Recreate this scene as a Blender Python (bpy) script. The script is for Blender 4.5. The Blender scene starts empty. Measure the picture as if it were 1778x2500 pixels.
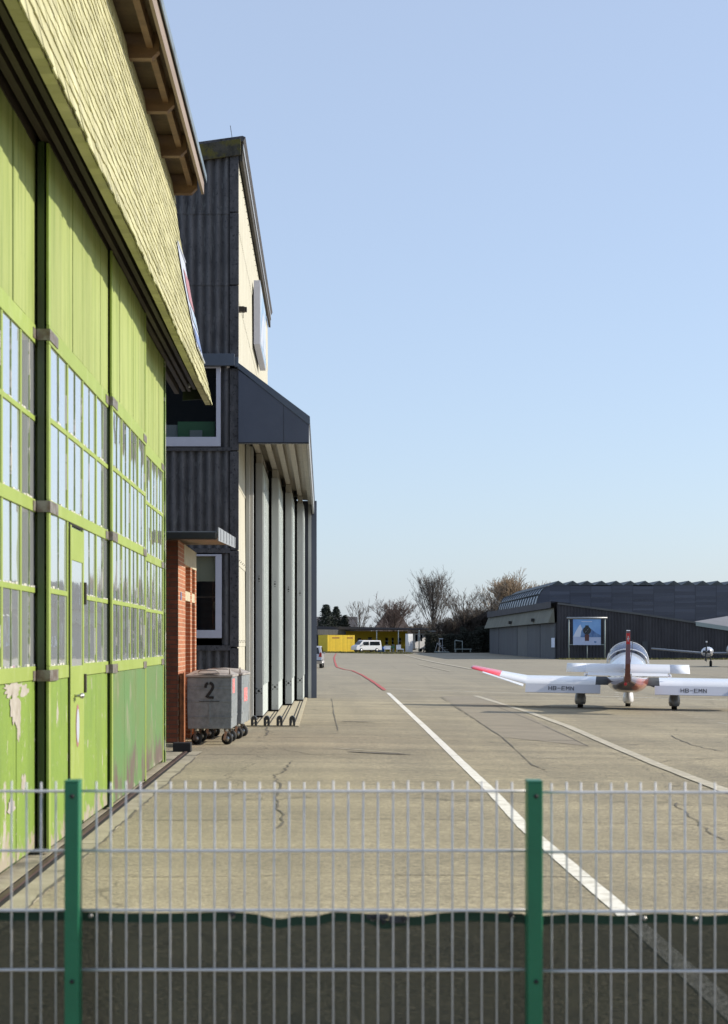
import bpy, math, random
from mathutils import Vector, Matrix, noise
R=random.Random(7)
C=bpy.context.scene.collection
S=bpy.context.scene
F,CX,HY,CAMZ=4200.0,790.0,1570.0,1.7
def clamp(v,a,b): return max(a,min(b,v))
def g(x,y): return -0.015*clamp(x,0,10)+0.2*clamp((y-200)/80,0,1)
def P(px,py,Y): return ((px-CX)*Y/F, Y, CAMZ+(HY-py)*Y/F)
def G(px,py):
    z=0
    for i in range(12):
        Y=F*(CAMZ-z)/(py-HY); X=(px-CX)*Y/F; z=g(X,Y)
    return (X,Y,z)
# ---------------------------------------------------------------- materials
def nd(nt,t,**kw):
    n=nt.nodes.new(t)
    for k,v in kw.items():
        if k.startswith('_'): setattr(n,k[1:],v)
        else: n.inputs[k.replace('__',' ')].default_value=v
    return n
def newmat(name):
    m=bpy.data.materials.new(name); m.use_nodes=True
    nt=m.node_tree; b=nt.nodes['Principled BSDF']
    return m,nt,b
def rgb(c): return (c[0],c[1],c[2],1)
def mat(name,col,rough=.6,metal=0.0,var=.0,scale=3.0,col2=None,lo=.35,hi=.65,bump=0,bscale=40,stretch=(1,1,1),tint=0.0,spec=.5,coat=0,detail=5):
    m,nt,b=newmat(name); L=nt.links
    b.inputs['Roughness'].default_value=rough; b.inputs['Metallic'].default_value=metal
    b.inputs['Specular IOR Level'].default_value=spec; b.inputs['Coat Weight'].default_value=coat
    tc=nd(nt,'ShaderNodeTexCoord'); mp=nd(nt,'ShaderNodeMapping'); mp.inputs['Scale'].default_value=stretch
    L.new(tc.outputs['Object'],mp.inputs['Vector'])
    out=None
    if var or col2:
        n=nd(nt,'ShaderNodeTexNoise',Scale=scale,Detail=float(detail),Roughness=.65); L.new(mp.outputs[0],n.inputs['Vector'])
        r=nd(nt,'ShaderNodeValToRGB'); L.new(n.outputs['Fac'],r.inputs['Fac'])
        r.color_ramp.elements[0].position=lo; r.color_ramp.elements[1].position=hi
        c2=col2 or tuple(c*(1-var) for c in col)
        r.color_ramp.elements[0].color=rgb(c2); r.color_ramp.elements[1].color=rgb(col)
        out=r.outputs[0]
    if tint:
        at=nd(nt,'ShaderNodeAttribute',_attribute_name='tint')
        mr=nd(nt,'ShaderNodeMapRange'); mr.inputs['To Min'].default_value=1-tint; mr.inputs['To Max'].default_value=1+tint
        L.new(at.outputs['Fac'],mr.inputs['Value'])
        mx=nd(nt,'ShaderNodeMix',_data_type='RGBA',_blend_type='MULTIPLY'); mx.inputs[0].default_value=1
        if out: L.new(out,mx.inputs[6])
        else: mx.inputs[6].default_value=rgb(col)
        L.new(mr.outputs[0],mx.inputs[7]); out=mx.outputs[2]
    if out: L.new(out,b.inputs['Base Color'])
    else: b.inputs['Base Color'].default_value=rgb(col)
    if bump:
        n2=nd(nt,'ShaderNodeTexNoise',Scale=bscale,Detail=4.0); L.new(mp.outputs[0],n2.inputs['Vector'])
        bp=nd(nt,'ShaderNodeBump',Strength=bump,Distance=.02); L.new(n2.outputs['Fac'],bp.inputs['Height']); L.new(bp.outputs[0],b.inputs['Normal'])
    return m
def add_layer(m,col,scale,lo,hi,stretch=(1,1,1),zmax=None,zfade=.3,detail=6,off=0,fac=1.0):
    """one more patch layer (peeling paint, dirt, moss) mixed over the base colour"""
    nt=m.node_tree; L=nt.links; b=nt.nodes['Principled BSDF']; s=b.inputs['Base Color']
    tc=nd(nt,'ShaderNodeTexCoord'); mp=nd(nt,'ShaderNodeMapping'); mp.inputs['Scale'].default_value=stretch; mp.inputs['Location'].default_value=(off,off*1.7,off*.6)
    L.new(tc.outputs['Object'],mp.inputs['Vector'])
    n=nd(nt,'ShaderNodeTexNoise',Scale=scale,Detail=float(detail),Roughness=.7); L.new(mp.outputs[0],n.inputs['Vector'])
    val=n.outputs['Fac']
    if zmax is not None:
        sp=nd(nt,'ShaderNodeSeparateXYZ'); L.new(tc.outputs['Object'],sp.inputs[0])
        mr=nd(nt,'ShaderNodeMapRange'); mr.inputs['From Min'].default_value=zmax; mr.inputs['From Max'].default_value=zmax-zfade
        mr.inputs['To Min'].default_value=-.35; mr.inputs['To Max'].default_value=.0
        L.new(sp.outputs['Z'],mr.inputs['Value'])
        ad=nd(nt,'ShaderNodeMath',_operation='ADD'); L.new(val,ad.inputs[0]); L.new(mr.outputs[0],ad.inputs[1]); val=ad.outputs[0]
    r=nd(nt,'ShaderNodeMapRange'); r.inputs['From Min'].default_value=lo; r.inputs['From Max'].default_value=hi; r.inputs['To Max'].default_value=fac
    L.new(val,r.inputs['Value'])
    mx=nd(nt,'ShaderNodeMix',_data_type='RGBA'); L.new(r.outputs[0],mx.inputs[0])
    if s.links:
        L.new(s.links[0].from_socket,mx.inputs[6])
    else: mx.inputs[6].default_value=s.default_value
    mx.inputs[7].default_value=rgb(col); L.new(mx.outputs[2],s)
    return m
def brick_mat(name,axis,c1,c2,mortar):
    m,nt,b=newmat(name); L=nt.links; b.inputs['Roughness'].default_value=.85
    tc=nd(nt,'ShaderNodeTexCoord'); sp=nd(nt,'ShaderNodeSeparateXYZ'); L.new(tc.outputs['Object'],sp.inputs[0])
    cb=nd(nt,'ShaderNodeCombineXYZ'); L.new(sp.outputs[axis],cb.inputs[0]); L.new(sp.outputs['Z'],cb.inputs[1])
    bt=nd(nt,'ShaderNodeTexBrick',Scale=1.0); bt.inputs['Brick Width'].default_value=.25; bt.inputs['Row Height'].default_value=.073; bt.inputs['Mortar Size'].default_value=.007
    bt.inputs['Mortar Smooth'].default_value=.1
    bt.inputs['Color1'].default_value=rgb(c1); bt.inputs['Color2'].default_value=rgb(c2); bt.inputs['Mortar'].default_value=rgb(mortar)
    L.new(cb.outputs[0],bt.inputs['Vector'])
    n=nd(nt,'ShaderNodeTexNoise',Scale=9.0,Detail=5.0); L.new(tc.outputs['Object'],n.inputs['Vector'])
    mx=nd(nt,'ShaderNodeMix',_data_type='RGBA',_blend_type='MULTIPLY'); mx.inputs[0].default_value=.5
    L.new(bt.outputs['Color'],mx.inputs[6]); L.new(n.outputs['Fac'],mx.inputs[7]); L.new(mx.outputs[2],b.inputs['Base Color'])
    bp=nd(nt,'ShaderNodeBump',Strength=.6,Distance=.01); bp.invert=True; L.new(bt.outputs['Fac'],bp.inputs['Height']); L.new(bp.outputs[0],b.inputs['Normal'])
    return m
def glass_mat(name,base,ior=1.9,rough=.02,alpha=1.0,wav=.02):
    m,nt,b=newmat(name); L=nt.links
    b.inputs['Base Color'].default_value=rgb(base); b.inputs['Roughness'].default_value=rough; b.inputs['IOR'].default_value=ior
    b.inputs['Alpha'].default_value=alpha
    if wav:
        tc=nd(nt,'ShaderNodeTexCoord'); n=nd(nt,'ShaderNodeTexNoise',Scale=2.5,Detail=1.0); L.new(tc.outputs['Object'],n.inputs['Vector'])
        bp=nd(nt,'ShaderNodeBump',Strength=wav,Distance=.2); L.new(n.outputs['Fac'],bp.inputs['Height']); L.new(bp.outputs[0],b.inputs['Normal'])
    return m
M={}
M['shingle']=mat('shingle paint',(.45,.435,.255),.85,col2=(.38,.37,.19),scale=5,lo=.3,hi=.62,stretch=(1,1,.35),tint=.17)
add_layer(M['shingle'],(.22,.22,.07),1.1,.56,.74,stretch=(1,1,.5),fac=.55)
add_layer(M['shingle'],(.42,.41,.32),2.4,.56,.7,off=3,fac=.6)
M['plank']=mat('lime plank paint',(.33,.385,.125),.7,col2=(.27,.335,.09),scale=2.0,lo=.3,hi=.7,stretch=(1,1,.25),tint=.13,bump=.25,bscale=50)
add_layer(M['plank'],(.36,.40,.17),5,.52,.72,stretch=(1,3,.15),fac=.6)
add_layer(M['plank'],(.08,.11,.02),9,.63,.72,stretch=(1,5,.35),fac=.7,off=2)
add_layer(M['plank'],(.14,.20,.035),3.5,.47,.62,stretch=(1,2.4,.10),fac=.6,off=6)
add_layer(M['plank'],(.03,.05,.012),16,.66,.70,stretch=(1,4,.6),fac=.8,off=11)
M['green']=mat('lime door paint',(.28,.36,.075),.55,col2=(.235,.31,.055),scale=1.6,lo=.3,hi=.7,tint=.05,bump=.15,bscale=30)
add_layer(M['green'],(.36,.42,.17),3,.54,.66,stretch=(1,1.5,.5),fac=.5,off=17)
add_layer(M['green'],(.09,.12,.03),14,.64,.74,stretch=(1,1,.4),fac=.7,off=4)
M['green_low']=mat('lower door paint',(.20,.30,.036),.6,col2=(.155,.25,.038),scale=1.2,lo=.3,hi=.7,bump=.2,bscale=25)
add_layer(M['green_low'],(.10,.15,.035),3,.52,.68,stretch=(1,3,.3),fac=.45,off=8)
add_layer(M['green_low'],(.40,.36,.32),1.7,.60,.62,stretch=(1,1,.5),off=1.5)
add_layer(M['green_low'],(.13,.19,.04),1.1,.50,.68,stretch=(1,1.6,.35),fac=.5,off=31)
add_layer(M['green_low'],(.08,.10,.03),20,.62,.70,stretch=(1,2,.35),fac=.6,off=13)
add_layer(M['green_low'],(.42,.38,.33),9,.63,.645,stretch=(1,1.5,.6),off=21)
add_layer(M['green_low'],(.32,.28,.21),4,.42,.5,stretch=(1,1,1),zmax=.55,zfade=.45,off=5)
M['green_old']=mat('weathered door paint',(.095,.20,.06),.6,col2=(.12,.18,.055),scale=1.0,lo=.35,hi=.62,bump=.25,bscale=25)
add_layer(M['green_old'],(.12,.085,.072),1.8,.40,.54,stretch=(1,1,.6),zmax=.95,zfade=.7,off=2)
add_layer(M['green_old'],(.27,.24,.18),2.6,.56,.66,stretch=(1,1,.35),fac=.6,off=9)
add_layer(M['green_old'],(.3,.28,.22),5,.42,.5,zmax=.25,zfade=.25,off=5)
M['muntin']=mat('muntin paint',(.15,.23,.05),.7,col2=(.07,.10,.035),scale=9,lo=.35,hi=.6,stretch=(1,1,.4),bump=.3,bscale=60)
add_layer(M['muntin'],(.42,.41,.36),2.3,.55,.58,stretch=(1,4,1),off=3)
M['putty']=mat('white putty',(.50,.49,.43),.8,col2=(.22,.27,.11),scale=14,lo=.35,hi=.45)
M['paneg']=glass_mat('old window glass',(.03,.04,.038),2.9,.02,1,.012)
b_=M['paneg'].node_tree.nodes['Principled BSDF']; b_.inputs['Metallic'].default_value=.62; b_.inputs['Base Color'].default_value=(.62,.66,.68,1); b_.inputs['IOR'].default_value=1.8
M['darkgreen']=mat('dark green frame',(.035,.068,.012),.5,col2=(.018,.024,.011),scale=4,lo=.35,hi=.65,stretch=(1,1,.3),bump=.2)
M['steel']=mat('galvanised plate',(.22,.21,.185),.5,metal=.3,col2=(.13,.095,.07),scale=9,lo=.4,hi=.6)
M['darkwood']=mat('dark timber',(.05,.043,.032),.8,col2=(.025,.022,.018),scale=3,stretch=(1,.2,1))
M['track']=mat('brown steel track',(.06,.046,.032),.6,metal=.2,col2=(.03,.022,.017),scale=4,stretch=(1,.2,1))
M['rafter']=mat('brown rafter timber',(.165,.095,.045),.65,col2=(.095,.052,.026),scale=4,stretch=(.3,1,1),bump=.1)
M['soffit']=mat('soffit boards',(.12,.08,.042),.7,col2=(.075,.05,.026),scale=3,stretch=(1,.15,1),tint=.2)
M['fascia']=mat('tan fascia board',(.27,.215,.175),.7,col2=(.20,.155,.125),scale=3,stretch=(1,.1,1))
M['zinc']=mat('roof sheet metal',(.24,.29,.31),.45,metal=.5,col2=(.12,.15,.16),scale=2)
M['black']=mat('black rubber',(.012,.012,.013),.7)
M['slot']=mat('rail slot and gap shade',(.010,.009,.008),.9)
M['rail']=mat('rusty rail',(.105,.068,.055),.55,metal=.3,col2=(.06,.035,.028),scale=6,stretch=(1,.3,1))
M['concrete']=mat('concrete kerb',(.40,.36,.265),.9,col2=(.28,.25,.18),scale=2.5,bump=.4,bscale=80)
add_layer(M['concrete'],(.10,.095,.07),1.2,.57,.66,off=2,fac=.7)
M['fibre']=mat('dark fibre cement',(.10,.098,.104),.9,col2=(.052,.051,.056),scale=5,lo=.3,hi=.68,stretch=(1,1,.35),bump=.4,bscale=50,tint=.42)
add_layer(M['fibre'],(.16,.165,.17),11,.54,.70,stretch=(1,1,.22),off=4,fac=.75)
add_layer(M['fibre'],(.016,.016,.02),22,.58,.66,stretch=(1,1,.6),off=8,fac=.75)
M['fibretrim']=mat('fibre cement trim',(.095,.092,.10),.9,col2=(.05,.05,.056),scale=7,stretch=(1,1,.6),bump=.3)
add_layer(M['fibretrim'],(.018,.018,.022),16,.55,.62,off=3)
M['moss']=mat('mossy fibre trim',(.075,.068,.052),.95,col2=(.03,.028,.022),scale=6,bump=.5)
add_layer(M['moss'],(.10,.088,.02),3,.46,.58,off=2)
M['cream']=mat('cream wall sheet',(.475,.465,.385),.75,col2=(.40,.385,.31),scale=2.5,lo=.3,hi=.6,stretch=(1,1,.3))
add_layer(M['cream'],(.17,.14,.09),6,.60,.72,stretch=(1,2.5,.12),off=4,fac=.5)
M['beige']=mat('beige steel frame',(.42,.39,.33),.5,col2=(.34,.32,.28),scale=3)
M['leaf']=mat('pale grey door end plate',(.40,.41,.40),.5,col2=(.33,.34,.335),scale=2,stretch=(1,1,.3))
add_layer(M['leaf'],(.14,.13,.12),3,.6,.7,zmax=.35,zfade=.3,off=3,fac=.6)
M['leafside']=mat('pale ribbed door sheet',(.52,.57,.55),.45,col2=(.44,.49,.47),scale=2,stretch=(1,1,.2))
M['slate']=mat('slate blue sheet metal',(.085,.098,.135),.45,metal=.25,var=.12,scale=1.5)
M['slatetrim']=mat('slate edge trim',(.10,.12,.155),.4,metal=.35,var=.1)
M['winframe']=mat('pale window frame',(.50,.51,.60),.5,var=.08)
M['winglass']=glass_mat('window glass',(.02,.025,.03),1.5,.02,.35,0)
M['room']=mat('dark room',(.025,.024,.026),.9)
M['brick_shaded']=brick_mat('brick near shaded','X',(.27,.075,.035),(.17,.05,.025),(.10,.065,.045))  # near face: its shade is painted in as darker brick colours
M['brick_lit']=brick_mat('brick side lit','Y',(.52,.19,.085),(.40,.14,.062),(.62,.46,.32))  # lighter copy of the same brick for the sunlit side
M['conc2']=mat('cream concrete lintel',(.52,.46,.32),.8,col2=(.38,.34,.24),scale=4)
M['porchsoffit']=mat('porch soffit',(.30,.22,.15),.8,col2=(.22,.17,.12),scale=3)
M['gutter']=mat('black gutter',(.022,.024,.024),.45)
M['zincl']=mat('bright zinc fascia',(.33,.345,.36),.45,metal=.3,var=.15,scale=8)
M['binm']=mat('galvanised bin steel',(.25,.275,.285),.5,metal=.1,col2=(.165,.185,.195),scale=9,lo=.35,hi=.6,bump=.1,bscale=20)
M['binlid']=mat('bin lid steel',(.40,.38,.35),.55,metal=.1,col2=(.28,.26,.24),scale=5)
M['stencil']=mat('black stencil paint',(.025,.025,.025),.8,var=.4,scale=40)
M['rust']=mat('rusty steel',(.34,.12,.045),.85,col2=(.12,.05,.025),scale=9,bump=.4)
M['wheel']=mat('castor rubber',(.02,.02,.02),.8)
M['castor']=mat('castor fork steel',(.45,.45,.44),.35,metal=.8)
M['sticker']=mat('red sticker',(.75,.10,.10),.5,col2=(.8,.5,.48),scale=30,lo=.4,hi=.5)
M['post']=mat('green fence post paint',(.009,.15,.07),.42,var=.12,scale=8,bump=.05)
M['wire']=mat('galvanised wire',(.66,.66,.66),.45,metal=.25,var=.15,scale=30)
M['line']=mat('white line paint',(.72,.70,.63),.8,col2=(.50,.47,.39),scale=7,lo=.3,hi=.55)
M['linef']=mat('faded line paint',(.50,.46,.36),.85,col2=(.34,.305,.23),scale=6,lo=.35,hi=.65)
M['redline']=mat('red line paint',(.46,.07,.065),.8,col2=(.36,.10,.08),scale=5)
M['tar']=mat('tar sealing',(.135,.12,.092),.8,var=.3,scale=20)
M['patch']=mat('asphalt patch',(.265,.23,.168),.9,col2=(.215,.187,.138),scale=1.2,bump=.3,bscale=90)
M['slab']=mat('pale concrete slab',(.44,.38,.255),.9,col2=(.33,.295,.215),scale=1.4,bump=.3,bscale=90)
M['grass']=mat('dry grass',(.15,.13,.045),.95,col2=(.07,.08,.025),scale=.6)
M['bark']=mat('winter bark',(.085,.07,.06),.9,var=.4,scale=2)
M['twig']=mat('bare twigs',(.15,.128,.11),.9,var=.3,scale=1)
M['twiggold']=mat('golden twigs',(.30,.225,.15),.9,var=.3,scale=1)
M['twigred']=mat('reddish twigs',(.15,.11,.095),.9,var=.3,scale=1)
M['conifer']=mat('dark conifer',(.022,.034,.022),.9,var=.5,scale=2)
M['hedge']=mat('dark hedge',(.03,.034,.024),.95,var=.5,scale=1)
M['shrub']=mat('brown shrub twigs',(.12,.098,.08),.95,var=.4,scale=1)
M['farroof']=mat('far roof tiles',(.075,.07,.075),.9,var=.2,scale=1)
M['farroofb']=mat('brown roof tiles',(.10,.075,.065),.9,var=.25,scale=1)
M['yellow']=mat('yellow boards',(.72,.52,.03),.6,var=.1,scale=2,tint=.12)
M['greyboards']=mat('grey boards',(.07,.075,.085),.8,tint=.15)
M['white']=mat('white paint',(.75,.76,.78),.35,var=.04,scale=3)
M['whitewall']=mat('white wall',(.70,.72,.74),.6)
M['polegrey']=mat('grey pole',(.28,.33,.33),.6)
M['carglass']=glass_mat('car glass',(.012,.014,.016),1.6,.03,1,0)
M['silver']=mat('silver car paint',(.50,.50,.52),.3,metal=.5)
M['tyre']=mat('tyre',(.015,.015,.015),.8)
M['taillight']=mat('tail light',(.35,.02,.02),.2)
M['blue']=mat('blue plastic',(.03,.10,.32),.4)
M['darkcorr']=mat('dark corrugated sheet',(.058,.057,.066),.8,col2=(.036,.035,.042),scale=.8,stretch=(1,1,.3))
M['hdoor']=mat('grey hangar door',(.068,.075,.088),.7,col2=(.048,.053,.063),scale=.5,stretch=(1,1,.3))
M['hdoorl']=mat('pale hangar door sheet',(.10,.105,.11),.7,var=.2,scale=.5)
M['olive']=mat('olive lintel panels',(.15,.15,.118),.75,col2=(.11,.11,.085),scale=.4,stretch=(1,1,.2))
M['bluewall']=mat('blue grey plank wall',(.078,.088,.115),.7,col2=(.058,.066,.090),scale=.5,stretch=(.06,.06,1.8),tint=.2)
M['lightroof']=mat('light grey roof sheet',(.17,.17,.18),.6,var=.15,scale=.5)
M['barrel']=mat('barrel roof glazing',(.085,.11,.165),.3,col2=(.04,.052,.085),scale=.5,lo=.40,hi=.60,stretch=(1,.6,1.5))
M['zig']=mat('ridged roof sheet',(.075,.09,.095),.6,var=.2)
M['pwhite']=mat('aircraft white',(.74,.76,.80),.22,coat=.4,tint=.04)
M['pred']=mat('aircraft red',(.62,.05,.07),.25,coat=.4)
M['pmaroon']=mat('aircraft maroon',(.10,.022,.022),.18,coat=.8)
M['pbelly']=mat('aircraft lower paint',(.075,.035,.032),.12,metal=.2,coat=.6)
M['pchrome']=mat('aircraft silver paint',(.72,.72,.74),.12,metal=.55,coat=.7)
M['pstripe']=mat('orange red stripe',(.45,.09,.035),.2,coat=.5,col2=(.16,.04,.03),scale=1.5,lo=.4,hi=.6)
M['pdark']=mat('anti slip walkway',(.045,.05,.055),.8)
M['pgrey']=mat('wheel fairing grey',(.17,.175,.185),.35)
M['flap']=mat('flap paint with shade',(.44,.46,.52),.35)  # shading of the rear-facing flap is put into this darker tone
M['canopyg']=glass_mat('canopy glass',(.12,.16,.28),1.45,.02,.55,0)
M['ink']=mat('black lettering',(.012,.012,.02),.5)
M['redball']=mat('red cover',(.42,.012,.012),.4)
M['pos_sky']=mat('printed blue',(.13,.28,.62),.5,col2=(.22,.42,.72),scale=.4)
M['pos_snow']=mat('printed snow',(.45,.52,.72),.5,var=.1,scale=1)
M['pos_mtn']=mat('printed mountain',(.16,.28,.50),.5,col2=(.05,.12,.30),scale=1.5)
M['pos_white']=mat('printed white',(.60,.66,.80),.5)
M['pos_dark']=mat('printed dark',(.02,.025,.03),.5)
M['pos_brown']=mat('printed brown',(.10,.035,.03),.5)
M['sgn_white']=mat('sign white',(.45,.48,.55),.4)
M['sgn_blue']=mat('sign blue',(.20,.32,.46),.4,col2=(.45,.49,.54),scale=.8,lo=.42,hi=.55)
M['sgn_red']=mat('sign red',(.34,.15,.16),.5)
M['sgn_deep']=mat('sign deep blue',(.14,.20,.38),.5)
M['yellowp']=mat('yellow plastic',(.7,.42,.02),.4)
M['blind']=mat('green grey blind',(.36,.38,.27),.8)
M['cabinet']=mat('green cabinet',(.06,.20,.09),.5)
M['hem']=mat('green hem',(.012,.045,.026),.8)

# asphalt
def asphalt():
    m,nt,b=newmat('apron asphalt'); L=nt.links; b.inputs['Roughness'].default_value=.88; b.inputs['Specular IOR Level'].default_value=.3
    tc=nd(nt,'ShaderNodeTexCoord')
    def noisec(scale,detail,lo,hi,c1,c2,st=(1,1,1),rough=.6):
        mp=nd(nt,'ShaderNodeMapping'); mp.inputs['Scale'].default_value=st; L.new(tc.outputs['Object'],mp.inputs['Vector'])
        n=nd(nt,'ShaderNodeTexNoise',Scale=scale,Detail=detail,Roughness=rough); L.new(mp.outputs[0],n.inputs['Vector'])
        r=nd(nt,'ShaderNodeValToRGB'); r.color_ramp.elements[0].position=lo; r.color_ramp.elements[1].position=hi
        r.color_ramp.elements[0].color=rgb(c1); r.color_ramp.elements[1].color=rgb(c2); L.new(n.outputs['Fac'],r.inputs['Fac']); return r.outputs[0],n.outputs['Fac']
    base,_=noisec(.16,6.0,.32,.68,(.265,.238,.168),(.355,.318,.224))
    def mul(a,bb,f=1.0):
        mx=nd(nt,'ShaderNodeMix',_data_type='RGBA',_blend_type='MULTIPLY'); mx.inputs[0].default_value=f; L.new(a,mx.inputs[6]); L.new(bb,mx.inputs[7]); return mx.outputs[2]
    st1,_=noisec(.55,5.0,.36,.62,(.86,.86,.87),(1.05,1.04,1.02),(1.6,.12,1))
    st2,_=noisec(.5,5.0,.40,.60,(.84,.84,.85),(1.06,1.05,1.04),(.16,1.7,1))
    gr,gf=noisec(30,4.0,.37,.63,(.50,.50,.51),(1.48,1.46,1.42),rough=.95)
    gr2,_=noisec(9,5.0,.36,.64,(.80,.80,.81),(1.14,1.13,1.11),rough=.75)
    c=mul(mul(mul(mul(base,st1),st2),gr),gr2)
    # far part of the apron is a greyer mix
    sp=nd(nt,'ShaderNodeSeparateXYZ'); L.new(tc.outputs['Object'],sp.inputs[0])
    mr=nd(nt,'ShaderNodeMapRange'); mr.inputs['From Min'].default_value=25; mr.inputs['From Max'].default_value=120; mr.inputs['To Max'].default_value=.65
    L.new(sp.outputs['Y'],mr.inputs['Value'])
    mx=nd(nt,'ShaderNodeMix',_data_type='RGBA'); L.new(mr.outputs[0],mx.inputs[0]); L.new(c,mx.inputs[6]); 
    far,_=noisec(.05,6.0,.35,.65,(.235,.215,.172),(.29,.264,.206),(1,.3,1)); L.new(far,mx.inputs[7]); c=mx.outputs[2]
    # hairline cracks
    vo=nd(nt,'ShaderNodeTexVoronoi',_feature='DISTANCE_TO_EDGE',Scale=.16)
    mp=nd(nt,'ShaderNodeMapping'); mp.inputs['Scale'].default_value=(1,.55,1)
    nn=nd(nt,'ShaderNodeTexNoise',Scale=1.2,Detail=5.0); L.new(tc.outputs['Object'],nn.inputs['Vector'])
    ad=nd(nt,'ShaderNodeMix',_data_type='VECTOR',_blend_type='MIX') if False else nd(nt,'ShaderNodeVectorMath',_operation='MULTIPLY_ADD')
    L.new(nn.outputs['Color'],ad.inputs[0]); ad.inputs[1].default_value=(1.4,1.4,0); L.new(tc.outputs['Object'],ad.inputs[2])
    L.new(ad.outputs[0],mp.inputs['Vector']); L.new(mp.outputs[0],vo.inputs['Vector'])
    cr=nd(nt,'ShaderNodeMapRange'); cr.inputs['From Min'].default_value=.0005; cr.inputs['From Max'].default_value=.004; cr.inputs['To Min'].default_value=.62
    L.new(vo.outputs['Distance'],cr.inputs['Value']); c=mul(c,cr.outputs[0])
    L.new(c,b.inputs['Base Color'])
    bp=nd(nt,'ShaderNodeBump',Strength=.45,Distance=.01); L.new(gf,bp.inputs['Height']); L.new(bp.outputs[0],b.inputs['Normal'])
    return m
M['asphalt']=asphalt()
def screen_mat():
    m,nt,b=newmat('woven privacy screen'); L=nt.links
    b.inputs['Base Color'].default_value=rgb((.030,.035,.024)); b.inputs['Roughness'].default_value=.9
    tcc=nd(nt,'ShaderNodeTexCoord'); nn=nd(nt,'ShaderNodeTexNoise',Scale=7.0,Detail=6.0,Roughness=.75); L.new(tcc.outputs['Object'],nn.inputs['Vector'])
    rr=nd(nt,'ShaderNodeValToRGB'); rr.color_ramp.elements[0].position=.38; rr.color_ramp.elements[1].position=.66; rr.color_ramp.elements[0].color=rgb((.034,.040,.030)); rr.color_ramp.elements[1].color=rgb((.060,.063,.040))
    L.new(nn.outputs['Fac'],rr.inputs['Fac']); L.new(rr.outputs[0],b.inputs['Base Color'])
    tr=nd(nt,'ShaderNodeBsdfTransparent'); mx=nd(nt,'ShaderNodeMixShader')
    tc=nd(nt,'ShaderNodeTexCoord'); n=nd(nt,'ShaderNodeTexNoise',Scale=260.0,Detail=2.0); L.new(tc.outputs['Object'],n.inputs['Vector'])
    mr=nd(nt,'ShaderNodeMapRange'); mr.inputs['From Min'].default_value=.35; mr.inputs['From Max'].default_value=.65; mr.inputs['To Min'].default_value=.86; mr.inputs['To Max'].default_value=1.0
    L.new(n.outputs['Fac'],mr.inputs['Value']); L.new(mr.outputs[0],mx.inputs[0]); L.new(tr.outputs[0],mx.inputs[1]); L.new(b.outputs[0],mx.inputs[2])
    L.new(mx.outputs[0],nt.nodes['Material Output'].inputs['Surface'])
    return m
M['screen']=screen_mat()
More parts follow.
